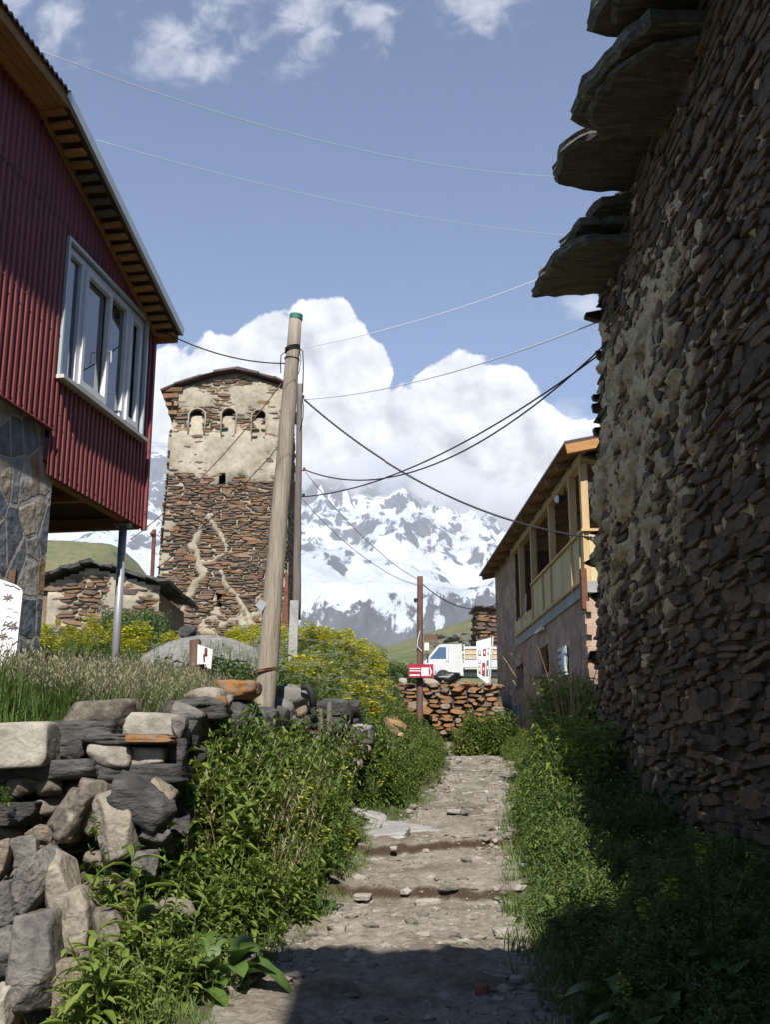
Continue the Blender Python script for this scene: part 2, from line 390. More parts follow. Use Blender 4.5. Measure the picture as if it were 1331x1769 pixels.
# ------------------------------------------------------------------ terrain
PY  = [-30, 0, 5.55, 6.58, 7.66, 8.9, 11.0, 12.0, 13.0, 14.2, 15.9, 20.0, 25.7, 30, 40]
PXL = [-.95, -.95, -.82, -.72, -.52, -.36, -.2, -.22, -.1, .42, .70, 1.26, 1.62, .6, -3]
PXR = [1.0, .85, .81, .79, .89, 1.01, 1.25, 1.35, 1.48, 1.64, 1.85, 2.42, 2.62, 2.6, 0]
WY  = [-30, 0, 6.45, 7.15, 9.5, 11.5, 13, 14.2]
WX  = [-9, -8, -4.0, -1.46, -1.36, -1.25, -.95, -.35]
ZLY = [-30, 0, 5, 7.2, 9, 11.5, 13, 14.6, 17, 20, 26, 35, 42, 60, 90, 140]
ZL  = [1.2, 1.3, 1.66, 1.78, 1.98, 2.26, 2.38, 2.38, 2.5, 2.85, 3.95, 5.3, 6.2, 7.6, 9, 9]
ZRY = [-30, 26, 27.3, 28.6, 45, 60, 90]
ZRR = [-2.4, 2.08, 2.75, 3.6, 4.95, 6.3, 9]
def xl(y): return np.interp(y, PY, PXL)
def xr(y): return np.interp(y, PY, PXR)
def xwall(y): return np.interp(y, WY, WX)
def zpath(x, y):
    z = .08 * y
    for ys, h, sd in ((9.12, .11, 3), (11.55, .11, 5), (7.75, .03, 8), (14.2, .06, 11)):
        yy = ys + .22 * np.sin(2.1 * x + sd) + .12 * (fbm2(x, np.full_like(np.asarray(x, float), sd), 2.3, 3, sd) - .5) + .1 * (x - .5)
        z = z + h * (sstep(y, yy - .034, yy + .034) - np.clip((y - (yy - 2.0)) / 2.0, 0, 1) * (y < yy + 3) - (y >= yy + 3) * 1.0)
    return z
def height(x, y):
    x = np.asarray(x, float); y = np.asarray(y, float)
    zp = zpath(x, np.minimum(y, 26))
    XL, XR, XW = xl(y), xr(y), xwall(np.minimum(y, 14.2))
    zl = np.interp(y, ZLY, ZL); zr = np.interp(y, ZRY, ZRR)
    # right verge
    dr = np.maximum(x - XR, 0)
    right = zp + .11 * sstep(dr, 0, .35) + (.12 + .2 * sstep(y, 8, 12)) * sstep(dr, .2, 2.4)
    # left verge, under the wall
    dl = np.maximum(XL - x, 0)
    bank = zp + (.12 * sstep(dl, 0, .3) + .32 * sstep(dl, .2, 1.3)) * (.12 + .88 * sstep(y, 6.3, 8.2)) - .25 * sstep(-x, .9, 2.0) * (1 - sstep(y, 6.2, 7.2))
    terr = zl + np.interp(y, [10, 13.5], [.12, .035]) * np.clip(XW - x, 0, 14)
    wall = sstep(x, XW - .42, XW - .12)
    near = terr * (1 - wall) + bank * wall
    t = sstep(dl, .15, 2.7)
    far = (zp + .1 * sstep(dl, 0, .3)) * (1 - t) + (zl + .06 * np.clip(dl, 0, 14)) * t
    k = sstep(y, 13.9, 15.3)
    left = near * (1 - k) + far * k
    mid = np.where(x > (XL + XR) / 2, right, left)
    # past the brow
    e = sstep(x, -1.5, .4)
    beyond = (zl + .06 * np.clip(-1 - x, 0, 14)) * (1 - e) + zr * e
    hill = np.where(y > 60, (np.minimum(y, 90) - 60) * .19 + .33 * np.clip(x, -10, 60) * (np.minimum(y, 90) - 60) / 30 * 1.0, 0)
    hill = hill * (1 - sstep(y, 90, 220) * .75)
    beyond = np.where(y > 60, (6.3 * e + 7.3 * (1 - e)) + hill, beyond)
    q = sstep(y, 25.6, 27.2)
    z = mid * (1 - q) + beyond * q
    z = np.where((x > 3.1) & (y > 14), np.maximum(zp, .08 * np.minimum(y, 31)) + .3 + sstep(y, 31.4, 33) * (z - .08 * np.minimum(y, 31) - .3), z)
    lump = (fbm2(x, y, .8, 4, 3) - .5) * .22 * sstep(np.maximum(x - XR, XL - x), .1, 1.0)
    onp = (fbm2(x, y, 1.6, 4, 5) - .5) * .07 + (fbm2(x, y, 7, 3, 9) - .5) * .045
    z = z + lump + onp * (y < 30) * (y > -3)
    return np.where(y > 250, np.minimum(z, 12) - sstep(y, 250, 900) * 4, z)
def ground_z(x, y): return float(height(np.array([float(x)]), np.array([float(y)]))[0])

M['soil'] = mat('soil_and_moss', [(.055,.045,.028), (.075,.085,.03), (.10,.085,.055), (.06,.09,.025)], scale=1.6, bump=.6, bscale=14, rough=.95, bdist=.05)
M['meadow'] = mat('alpine_meadow', [(.06,.088,.03), (.10,.122,.045), (.155,.145,.075), (.115,.13,.055), (.08,.11,.035)], scale=.22, bump=.4, bscale=.9, rough=.95, bdist=.4)
M['dirt'] = mat('trodden_dirt', [(.095,.076,.057), (.185,.158,.123), (.275,.245,.202), (.205,.177,.14)], scale=1.5, bump=.9, bscale=18, rough=.95, fine=.35, bdist=.04)

def shaded_damp_risers(m):  # steep faces coloured darker: damp soil plus painted-in shade under the ledge lip
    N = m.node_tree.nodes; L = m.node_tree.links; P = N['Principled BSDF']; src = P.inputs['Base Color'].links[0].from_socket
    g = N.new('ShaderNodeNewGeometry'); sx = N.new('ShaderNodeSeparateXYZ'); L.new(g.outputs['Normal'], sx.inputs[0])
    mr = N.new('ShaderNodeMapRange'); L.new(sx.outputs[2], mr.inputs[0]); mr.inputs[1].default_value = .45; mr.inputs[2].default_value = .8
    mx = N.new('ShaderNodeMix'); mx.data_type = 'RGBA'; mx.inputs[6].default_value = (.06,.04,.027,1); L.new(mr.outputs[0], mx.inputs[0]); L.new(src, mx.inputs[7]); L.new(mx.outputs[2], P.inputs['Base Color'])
shaded_damp_risers(M['dirt'])
def make_ground():
    xs = np.concatenate([-np.geomspace(9000, 9, 40), np.arange(-8.5, -5, .3), np.arange(-5, 5, .085), np.arange(5, 9, .4), np.geomspace(9.4, 9000, 40)])
    ys = np.concatenate([np.arange(-30, 2, 1.0), np.arange(2, 4.5, .25), np.arange(4.5, 16, .075), np.arange(16, 32, .2), np.arange(32, 60, 1.0), np.arange(60, 130, 3.0), np.geomspace(132, 12000, 40)])
    X, Y = np.meshgrid(xs, ys); Z = height(X, Y)
    # keep the bare ground a little under the path sheet
    onp = (X > xl(Y) + .06) & (X < xr(Y) - .06) & (Y < 26) & (Y > -3)
    Z = Z - onp * .06
    V = np.stack([X.ravel(), Y.ravel(), Z.ravel()], 1); Q = grid_faces(len(xs), len(ys))
    mi = (V[Q[:, 0], 1] > 34).astype(int)
    g = quads_mesh('ground', V, Q, [M['soil'], M['meadow']], mi, smooth=True); tag(g, kind='structure')
    ys = np.concatenate([np.arange(2.0, 5, .06), np.arange(5, 14, .017), np.arange(14, 27, .06)]); t = np.linspace(0, 1, 90)
    Yg = np.repeat(ys[:, None], len(t), 1); w = .06 + .16 * fbm2(np.zeros_like(ys), ys, 1.3, 3, 2); w2 = .06 + .16 * fbm2(np.ones_like(ys), ys, 1.3, 3, 8)
    a = (xl(ys) - w)[:, None]; b = (xr(ys) + w2)[:, None]
    Xg = a + (b - a) * t[None]; Zg = height(Xg, Yg) + .006 + (fbm2(Xg, Yg, 17, 3, 61, .6) - .5) * .035 + .02 * np.maximum(fbm2(Xg * 1.0, Yg, 5.5, 3, 62) - .52, 0) * 4
    Zg += -.05 * (1 - sstep(np.minimum(t, 1 - t), 0, .05))[None]
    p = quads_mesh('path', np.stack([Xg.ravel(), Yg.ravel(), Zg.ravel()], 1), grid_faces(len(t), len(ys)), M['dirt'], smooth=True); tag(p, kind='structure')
make_ground()

# ------------------------------------------------------------------ far mountains and hills
def snow_mat():
    m = bpy.data.materials.new('snow_and_rock'); m.use_nodes = True
    N = m.node_tree.nodes; L = m.node_tree.links; P = N['Principled BSDF']
    tc = N.new('ShaderNodeTexCoord'); g = N.new('ShaderNodeNewGeometry')
    def nz(s, d, ds=0, st=(1,1,1), off=(0,0,0)):
        mp = N.new('ShaderNodeMapping'); mp.inputs['Scale'].default_value = st; mp.inputs['Location'].default_value = off; L.new(tc.outputs['Object'], mp.inputs[0])
        n = N.new('ShaderNodeTexNoise'); n.inputs['Scale'].default_value = s; n.inputs['Detail'].default_value = d; n.inputs['Roughness'].default_value = .7; n.inputs['Distortion'].default_value = ds
        L.new(mp.outputs[0], n.inputs['Vector']); return n.outputs[0]
    def mth(op, a, b):
        n = N.new('ShaderNodeMath'); n.operation = op
        for i, q in enumerate((a, b)):
            if isinstance(q, (int, float)): n.inputs[i].default_value = q
            else: L.new(q, n.inputs[i])
        return n.outputs[0]
    sx = N.new('ShaderNodeSeparateXYZ'); L.new(g.outputs['Normal'], sx.inputs[0])
    px = N.new('ShaderNodeSeparateXYZ'); L.new(tc.outputs['Object'], px.inputs[0])
    n1 = nz(.0046, 11, 1.2, (1, .13, .35)); n2 = nz(.0022, 5, .6, off=(500, 0, 0)); n3 = nz(.03, 9, .6, (1, .3, .6))
    slope = sx.outputs[2]
    alt = N.new('ShaderNodeMapRange'); L.new(px.outputs[2], alt.inputs[0]); alt.inputs[1].default_value = 300; alt.inputs[2].default_value = 1000; alt.inputs[3].default_value = -.07; alt.inputs[4].default_value = -.06
    s = mth('ADD', mth('MULTIPLY', mth('SUBTRACT', slope, .64), 2.2), mth('MULTIPLY', mth('SUBTRACT', n1, .5), 2.4))
    s = mth('ADD', s, mth('MULTIPLY', mth('SUBTRACT', n2, .5), 2.0)); s = mth('ADD', s, alt.outputs[0]); s = mth('ADD', s, mth('MULTIPLY', mth('SUBTRACT', n3, .5), 1.5))
    mr = N.new('ShaderNodeMapRange'); L.new(s, mr.inputs[0]); mr.inputs[1].default_value = .20; mr.inputs[2].default_value = .32
    rock = ramp(N, L, n3, [(.085,.09,.105,.3), (.165,.17,.188,.7)])
    snow = ramp(N, L, n2, [(.50,.55,.63,.35), (.74,.77,.80,.6)])
    mx = N.new('ShaderNodeMix'); mx.data_type = 'RGBA'; L.new(mr.outputs[0], mx.inputs[0]); L.new(rock, mx.inputs[6]); L.new(snow, mx.inputs[7])
    L.new(mx.outputs[2], P.inputs['Base Color']); P.inputs['Roughness'].default_value = .9; P.inputs['Specular IOR Level'].default_value = .1
    b = N.new('ShaderNodeBump'); b.inputs['Strength'].default_value = .8; b.inputs['Distance'].default_value = 60
    L.new(n1, b.inputs['Height']); L.new(b.outputs[0], P.inputs['Normal'])
    return m
M['snow'] = snow_mat()
def make_mountains():
    A = np.linspace(-1.15, 1.15, 460); D = np.concatenate([np.linspace(1800, 3200, 40), np.linspace(3240, 6900, 190)])
    crest_px = [(-900,860),(-500,860),(-200,880),(60,800),(200,740),(280,770),(400,810),(500,850),(556,838),(605,866),(650,842),(700,840),(740,885),(790,925),(850,928),(930,925),(1040,910),(1300,840),(1900,880),(2600,900)]
    ca, cb = zip(*[ab(px, py) for px, py in crest_px])
    AA, DD = np.meshgrid(A, D)
    cr = np.interp(AA, ca, cb)
    t = np.clip((DD - 2200) / (6000 - 2200), 0, 1.3)
    X, Y = AA * DD, DD
    def ridged(x, y, s, seed):
        return 1 - np.abs(2 * fbm2(x, y, s, 1, seed) - 1)
    w = (fbm2(X, Y, .0006, 3, 4) - .5) * 900
    rd = .42 * ridged(X + w * .7 + Y * .25, Y * .22, .0013, 11) + .34 * ridged(X - w * .5 - Y * .2, Y * .2, .0032, 12) + .25 * ridged(X + Y * .15, Y * .2, .0078, 13) + .15 * ridged(X, Y * .3, .017, 14) + .09 * ridged(X, Y * .4, .036, 15)
    prof = np.where(t < 1, t ** 1.15, 1 - (t - 1) * 1.2)
    base = 6000 * (.085 + (cr - .085) * prof) * np.where(t < 1, 1, 1) * np.where(DD < 6000, (.55 + .45 * DD / 6000), 1)
    Z = base + (rd - .62) * 560 * np.clip(prof, .12, 1) * (1 - .75 * sstep(DD, 5200, 6000) * (DD < 6000) - .75 * (DD >= 6000))
    Z = np.where(DD < 2300, Z * sstep(DD, 1800, 2300) - 40 * (1 - sstep(DD, 1800, 2300)), Z)
    m = quads_mesh('mountains', np.stack([X.ravel(), Y.ravel(), Z.ravel()], 1), grid_faces(len(A), len(D)), M['snow'], smooth=True)
    tag(m, kind='structure')
make_mountains()
def make_hill():
    X, Y = np.meshgrid(np.linspace(-190, -20, 70), np.linspace(150, 380, 60))
    prof = np.interp(X, [-190, -120, -75, -66, -57, -45, -20], [60, 60, 57, 56, 45, 26, 2])
    Z = prof * sstep(Y, 150, 262) * (1 - .3 * sstep(Y, 270, 380)) + (fbm2(X, Y, .06, 4, 21) - .5) * 5
    h = quads_mesh('hill', np.stack([X.ravel(), Y.ravel(), Z.ravel()], 1), grid_faces(70, 60), M['meadow'], smooth=True)
    tag(h, kind='structure')
make_hill()

# ------------------------------------------------------------------ masonry
def masonry(O, U, V, N, W, H, wr, hr, prot, inside=None, wave=.04, seed=1, tall=.08):
    """irregular coursed rubble: every stone a many-sided block standing out of the plane"""
    rg = random.Random(seed); O, U, V, N = (Vector(q) for q in (O, U, V, N)); mb = MB(); v = 0.0
    ph = [rg.uniform(0, 9) for _ in range(4)]
    while v < H:
        h = rg.uniform(*hr); u = -rg.uniform(0, wr[1])
        while u < W:
            w = rg.uniform(*wr) * (.7 + .6 * rg.random()); hh = h * rg.uniform(.72, 1.05)
            if rg.random() < tall: hh *= rg.uniform(1.4, 2.0)
            cu, cv = u + w / 2, v + h / 2 + wave * (math.sin(cu_ := (u * 1.1 + ph[0])) + math.sin(u * 2.7 + ph[1] + v)) + rg.uniform(-.02, .02)
            u += w + rg.uniform(.005, .03)
            if cu < 0 or cu > W or cv > H: continue
            if inside and not inside(cu, cv, w, hh): continue
            k = rg.choice((4, 5, 6, 6, 8)); d = rg.uniform(*prot); ang0 = rg.uniform(0, .6); tilt = rg.uniform(-.12, .12); sl = rg.uniform(-.25, .25)
            tu, tv = rg.uniform(-.3, .3), rg.uniform(-.35, .15)
            rings = []
            for (dep, sc) in ((-.06, 1.0), (d * .7, 1.0), (d, .88)):
                ring = []
                for j in range(k):
                    a = ang0 + 2 * math.pi * j / k; c, s_ = math.cos(a), math.sin(a)
                    e = 1 / max(abs(c), abs(s_)) ** .9
                    rr = rgj = 1
                    x = c * e * w / 2 * sc * (.95 if j % 2 else 1.0); y = s_ * e * hh / 2 * sc
                    x += sl * y; y += tilt * x
                    dd = dep + (tu * x / max(w, .1) + tv * y / max(hh, .05)) * d * .5 * (dep > 0)
                    ring.append(O + U * (cu + x) + V * (cv + y) + N * dd)
                rings.append(ring)
            jit = [rg.uniform(.86, 1.06) for _ in range(k)]
            ctr = O + U * cu + V * cv
            for ring in rings:
                for j in range(k):
                    off = ring[j] - ctr; nd = N * off.dot(N); ring[j] = ctr + (off - nd) * jit[j] + nd
            F = []
            for q in range(2):
                F += [(q*k+j, q*k+(j+1) % k, (q+1)*k+(j+1) % k, (q+1)*k+j) for j in range(k)]
            F.append(tuple(2*k+j for j in range(k)))
            mb.add([p for r_ in rings for p in r_], F)
        v += h
    return mb
def sheet(name, O, U, V, N, W, H, step, depth, mat_, parent, inside=None):
    nu = int(W / step) + 1; nv = int(H / step) + 1
    uu, vv = np.meshgrid(np.linspace(0, W, nu), np.linspace(0, H, nv)); d = depth(uu, vv)
    O, U, V, N = (np.array(Vector(q)) for q in (O, U, V, N))
    P = O + uu.ravel()[:, None] * U + vv.ravel()[:, None] * V + d.ravel()[:, None] * N
    Q = grid_faces(nu, nv)
    if inside is not None:
        cu = uu.ravel()[Q].mean(1); cv = vv.ravel()[Q].mean(1); Q = Q[inside(cu, cv)]
    return quads_mesh(name, P, Q, mat_, parent=parent, smooth=True)

# ------------------------------------------------------------------ dark stone house on the right
def stone_house():
    b = Vector((2.46, 13.0, .75)); t = Vector((2.93, 13.0, 8.75))
    H = (t - b).length; V = (t - b).normalized(); U = Vector((.021, -1, 0)).normalized(); W = 16.0
    N = V.cross(U).normalized()
    if N.x > 0: N = -N
    root = thing('stone_house', 'tall dark rubble stone house in shade with slate slabs jutting from its eave', 'house', (5.5, 8, .8))
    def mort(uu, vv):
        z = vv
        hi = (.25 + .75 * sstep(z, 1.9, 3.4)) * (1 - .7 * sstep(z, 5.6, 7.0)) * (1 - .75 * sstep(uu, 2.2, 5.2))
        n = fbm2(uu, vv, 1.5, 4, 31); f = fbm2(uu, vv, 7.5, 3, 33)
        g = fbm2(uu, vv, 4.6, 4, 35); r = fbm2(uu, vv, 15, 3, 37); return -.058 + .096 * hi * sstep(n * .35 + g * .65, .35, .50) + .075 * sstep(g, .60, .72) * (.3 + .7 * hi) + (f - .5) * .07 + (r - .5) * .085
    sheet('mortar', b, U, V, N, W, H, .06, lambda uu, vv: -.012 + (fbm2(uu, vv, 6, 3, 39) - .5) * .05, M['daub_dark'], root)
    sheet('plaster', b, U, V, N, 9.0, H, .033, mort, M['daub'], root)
    masonry(b, U, V, N, W, H, (.13, .60), (.045, .13), (.006, .055), wave=.05, seed=5, tall=.2).build('wall', M['schist'], root)
    # far return wall and back so that the house is a solid
    U2 = Vector((1, .05, 0)).normalized(); N2 = Vector((-.05, 1, 0)).normalized()
    sheet('return_mortar', b + Vector((0, .02, 0)), U2, (V - U2 * V.dot(U2) * 0).normalized(), N2, 6.0, H, .25, lambda u, v: 0 * u + .01, M['daub'], root)
    masonry(b, U2, V, N2, 6.0, H, (.2, .55), (.1, .2), (.02, .08), seed=6).build('return_wall', M['schist'], root)
    mb = MB(); c0 = b + N * -.1; f0 = b + U * W + N * -.1
    X = Vector((6, 0, 0)); up = V * H
    mb.add([c0, f0, f0 + X, c0 + X, c0 + up, f0 + up, f0 + X + up, c0 + X + up], [(0,1,5,4), (1,2,6,5), (2,3,7,6), (3,0,4,7), (4,5,6,7)])
    mb.build('core', M['daub'], root)
    # eave slabs: plan outlines (x, y) at height z, thick plates with broken edges
    def slab(outline, z, th, tx, ty, seed, mt='slab'):
        rg = random.Random(seed); P = []
        n = len(outline)
        for i in range(n):
            a = Vector(outline[i]); c = Vector(outline[(i + 1) % n]); seg = max(2, int((c - a).length / .13))
            for s in range(seg):
                p = a.lerp(c, s / seg); P.append(Vector((p.x + rg.uniform(-.028, .028), p.y + rg.uniform(-.028, .028))))
        cx = sum(p.x for p in P) / len(P); cyy = sum(p.y for p in P) / len(P); k = len(P)
        def zz(p): return z + tx * (p.x - cx) + ty * (p.y - cyy)
        V_, F_ = [], []
        prof = ((0, .93), (.25, 1.0), (.55, .975), (.8, 1.0), (1, .95))
        lay = [[rg.uniform(.985, 1.012) for _ in P] for _ in prof]
        for q, (dz, sc) in enumerate(prof):
            for j, p in enumerate(P):
                s = sc * lay[q][j]
                V_.append((cx + (p.x - cx) * s, cyy + (p.y - cyy) * s, zz(p) + dz * th + rg.uniform(-.012, .012)))
        for q in range(len(prof) - 1):
            F_ += [(q*k+j, q*k+(j+1) % k, (q+1)*k+(j+1) % k, (q+1)*k+j) for j in range(k)]
        V_.append((cx, cyy, z - .01)); V_.append((cx, cyy, z + th))
        F_ += [(len(V_)-2, (j+1) % k, j) for j in range(k)] + [(len(V_)-1, (len(prof)-1)*k+j, (len(prof)-1)*k+(j+1) % k) for j in range(k)]
        m = MB(); m.add(V_, F_); return m.build('eave_slab', M[mt], root)
    slab([(1.95, 13.05), (1.97, 12.5), (2.08, 11.9), (2.35, 11.5), (3.4, 11.5), (3.4, 13.0)], 7.72, .13, .03, .02, 1)
    slab([(2.18, 12.2), (2.35, 11.6), (3.4, 11.5), (3.4, 12.4)], 7.98, .10, 0, 0, 7)
    slab([(2.48, 11.9), (2.55, 11.5), (3.4, 11.3), (3.4, 12.0)], 8.2, .10, 0, 0, 8)
    slab([(1.98, 11.35), (1.96, 10.75), (2.22, 10.4), (3.4, 10.35), (3.4, 11.6), (2.45, 11.62)], 8.42, .16, .06, -.02, 2)
    slab([(2.12, 12.95), (2.1, 12.3), (2.3, 11.8), (3.4, 11.7), (3.4, 13.0)], 7.86, .06, .03, .02, 21)
    slab([(2.1, 11.3), (2.12, 10.8), (2.35, 10.5), (3.4, 10.4), (3.4, 11.5)], 8.59, .07, .06, -.02, 22)
    slab([(2.3, 10.25), (2.1, 9.9), (2.2, 9.2), (2.5, 8.7), (3.5, 8.6), (3.5, 10.2)], 8.25, .08, .02, .02, 23)
    slab([(2.2, 9.0), (2.14, 8.4), (2.3, 7.9), (3.5, 7.8), (3.5, 8.9)], 8.63, .07, .04, 0, 24)
    o = slab([(2.0, 10.9), (2.3, 10.55), (2.45, 10.6), (2.4, 11.0), (2.1, 11.05)], 8.60, .03, .06, -.02, 12, 'orange_rock'); o.name = 'lichen_patch'
    slab([(1.99, 10.1), (2.02, 9.5), (2.28, 8.75), (2.45, 8.5), (3.5, 8.5), (3.5, 10.35), (2.25, 10.35)], 8.36, .17, .02, .02, 3)
    slab([(2.0, 9.15), (2.02, 8.55), (2.12, 8.0), (3.5, 7.7), (3.5, 9.0), (2.4, 9.25)], 8.72, .18, .04, 0, 4)
    slab([(1.95, 7.9), (1.9, 7.1), (2.0, 6.4), (3.6, 6.2), (3.6, 8.0)], 8.8, .18, .04, 0, 9)
    slab([(1.9, 6.4), (1.95, 5.4), (3.6, 5.0), (3.6, 6.6)], 8.8, .18, .04, 0, 10)
    slab([(1.85, 5.2), (1.85, 3.0), (3.6, 2.6), (3.6, 5.2)], 8.8, .18, .04, 0, 11)
    slab([(1.75, 2.9), (1.6, 1.2), (3.6, 1.0), (3.6, 2.7)], 8.85, .18, .04, 0, 13)  # unseen near slab, overhang widened to shade the verge
    slab([(1.5, 1.0), (1.3, -1.9), (3.6, -2.0), (3.6, 1.0)], 8.85, .18, .04, 0, 14)  # unseen too, widest overhang, added for the verge shade
    m = MB(); m.add([(2.95,13.0,8.25),(2.95,-3,9.25),(9,-3,11.4),(9,13.0,9.8),(2.95,13.0,8.4),(2.95,-3,9.4),(9,-3,11.6),(9,13.0,10.0)], [(0,3,2,1),(4,5,6,7),(0,1,5,4),(1,2,6,5),(2,3,7,6),(3,0,4,7)])
    m.build('roof', M['slab'], root)
stone_house()

# the tower standing behind the viewpoint: its shadow lies across the foot of the path
def rear_tower():
    root = thing('stone_tower', 'stone defence tower behind the viewpoint throwing its shadow over the path foot', 'tower', (1.6, -7, -.6))
    m = MB(); x0, x1, y0, y1, z0, z1 = -.55, 3.2, -7.8, -2.2, -1.2, 9.2
    m.add([(x0-.3,y0,z0),(x1,y0,z0),(x1,y1,z0),(x0-.3,y1,z0),(x0,y0,z1),(x1,y0,z1),(x1,y1,z1),(x0,y1,z1)], [(0,3,2,1),(4,5,6,7),(0,1,5,4),(1,2,6,5),(2,3,7,6),(3,0,4,7)])
    m.build('wall', M['tower_stone'], root)
    m = MB(); m.add([(x0-.05,y0,z1),(x1,y0,z1),(x1,y1+.05,z1),(x0-.05,y1+.05,z1),((x0+x1)/2,y0,z1+.35),((x0+x1)/2,y1+.05,z1+.35)], [(0,3,2,1),(0,1,4),(3,5,2),(0,4,5,3),(1,2,5,4)])
    rg = random.Random(6)
    for i in range(15):  # uneven slabs added to roughen the edge of the tower's shadow
        x = x0 - .1 + (x1 - x0) * i / 14; m.box((x, y1 + rg.uniform(-.25, .12), z1 + rg.uniform(-.05, .12)), (rg.uniform(.3, .55), .7, .1), rot_xyz(0, rg.uniform(-.12, .12), rg.uniform(-.3, .3)))
    m.build('roof', M['slab'], root)
rear_tower()

# ------------------------------------------------------------------ red house on the left
RA = Vector((-2.98, 9.2, 0)); RD = Vector((.1737, .9848, 0)); RN = Vector((.9848, -.1737, 0))
def rp(t, z, o=0.0): return RA + RD * t + RN * o + Vector((0, 0, z))
def red_house():
    root = thing('red_house', 'wine red corrugated metal house with white framed window on a stone clad base', 'house', rp(-2, 2.7, -3))
    tc = 2.03; t0 = -.82; zlev = 7.42
    def ztop(t): return (zlev - .04 if t < t0 else zlev - .04 - .335 * (t - t0))
    def zbot(t): return 4.58 if t < -.15 else 4.17
    WT0, WT1, WZ0, WZ1 = -.07, 1.80, 5.10, 6.46
    per, amp = .092, .009
    m = MB(); ts = np.arange(-5.5, tc + .001, per / 6)
    def off(t):
        q = ((t / per) % 1); return .03 + amp * (1 if q < .38 else 1 - (q - .38) / .12 if q < .5 else -1 + 0 if q < .88 else -1 + (q - .88) / .12 * 2) if q >= .5 or q < .38 else .03 + amp * (1 - 2 * (q - .38) / .12)
    for i in range(len(ts) - 1):
        a, b = ts[i], ts[i + 1]; mid = (a + b) / 2
        spans = [(zbot(mid), ztop(mid))]
        if WT0 < mid < WT1: spans = [(zbot(mid), WZ0), (WZ1, ztop(mid))]
        for lo, hi in spans:
            if hi - lo < .01: continue
            # two lapped sheets
            cuts = [lo] + [c for c in (6.62,) if lo < c < hi] + [hi]
            for j in range(len(cuts) - 1):
                ex = .006 if cuts[j] >= 6.6 else 0
                m.add([rp(a, cuts[j] - (.05 if ex else 0), off(a) + ex), rp(b, cuts[j] - (.05 if ex else 0), off(b) + ex), rp(b, cuts[j+1], off(b) + ex), rp(a, cuts[j+1], off(a) + ex)], [(0,1,2,3)])
    # screws
    for z in (4.35, 4.75, 5.6, 6.25, 6.95):
        for t in np.arange(-5.4, 2.0, per * 2):
            if WT0 - .03 < t < WT1 + .03 and WZ0 - .05 < z < WZ1 + .05 or z > ztop(t) or z < zbot(t): continue
            m.tube([rp(t + .03, z, .045), rp(t + .03, z, .056)], .008, 6)
    m.build('cladding', M['red'], root)
    # end wall (far), corner trim, floor and beams of the overhang
    e = MB(); B = -RN * 5.5
    c = [rp(tc, 4.17), rp(tc, 4.17) + B, rp(tc, 6.5) + B, rp(tc, 6.5)]
    e.add(c, [(0,1,2,3)]); e.add([rp(-5.5, 2), rp(-5.5, 7.4), rp(-5.5, 7.4) + B, rp(-5.5, 2) + B], [(0,1,2,3)])
    e.add([rp(-5.5, 4.6, -.14), rp(tc, 4.6, -.14), rp(tc, 6.4, -.14), rp(t0, 7.3, -.14), rp(-5.5, 7.3, -.14)], [(0,1,2,3,4)])
    e.build('end_wall', M['red'], root)
    k = MB(); k.bar(rp(tc + .012, 4.15, .03), rp(tc + .012, 6.47, .03), .05, .05, RN); k.build('corner_trim', M['red'], root)
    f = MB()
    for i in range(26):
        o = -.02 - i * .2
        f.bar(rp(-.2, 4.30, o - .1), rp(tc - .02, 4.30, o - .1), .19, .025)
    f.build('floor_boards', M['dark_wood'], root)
    f = MB(); f.bar(rp(tc - .07, 4.21, 0), rp(tc - .07, 4.21, -5.4), .09, .12); f.bar(rp(0.0, 4.215, -.05), rp(tc - .02, 4.215, -.05), .08, .1); f.bar(rp(1.0, 4.25, -.1), rp(1.0, 4.25, -5.4), .08, .07)
    f.build('floor_beam', M['eave_wood'], root)
    p = MB(); b = rp(1.74, 4.16, -.07); gz = ground_z(b.x, b.y)
    p.tube([(b.x, b.y, gz - .3), (b.x, b.y, 4.13)], .042, 14); p.box((b.x, b.y, 4.14), (.16, .16, .02)); p.build('post', M['steel'], root, True)
    # stone clad base
    s = MB()
    P = [rp(-5.5, 1.6, -.015), rp(.05, 1.6, -.015), rp(.05, 4.28, -.015), rp(-.15, 4.28, -.015), rp(-.15, 4.6, -.015), rp(-5.5, 4.6, -.015)]
    s.prism([P[0], P[1], P[2], P[5] - Vector((0,0,.32))], -RN * 5.2); s.add([P[3], P[4], P[5], P[5] - Vector((0,0,.32))], [(0,1,2,3)])
    s.build('stone_base', crazy_mat(), root)
    dr = MB()
    for i in range(44): a = -5.5 + i * .122; dr.bar(rp(a, 4.575, .04), rp(a + .118, 4.575, .04), .05, .012, m=0)
    dr.build('drip_edge', M['red'], root)
    # window
    w = MB(); fo = .035
    def rect(tA, tB, zA, zB, wd, dp, o, mb):
        mb.bar(rp(tA, zA + wd/2, o), rp(tB, zA + wd/2, o), dp, wd); mb.bar(rp(tA, zB - wd/2, o), rp(tB, zB - wd/2, o), dp, wd)
        mb.bar(rp(tA + wd/2, zA + wd, o), rp(tA + wd/2, zB - wd, o), dp, wd, RD); mb.bar(rp(tB - wd/2, zA + wd, o), rp(tB - wd/2, zB - wd, o), dp, wd, RD)
    wf = MB(); rect(WT0 + .03, WT1 - .03, WZ0 + .02, WZ1 - .02, .065, .07, -.02, wf)
    div = [WT0 + .03 + .065, .30, .93, 1.37, WT1 - .095]
    for d in div[1:-1]: wf.bar(rp(d, WZ0 + .085, -.02), rp(d, WZ1 - .085, -.02), .07, .075, RD)
    win = wf.build('window', M['pvc'], root)
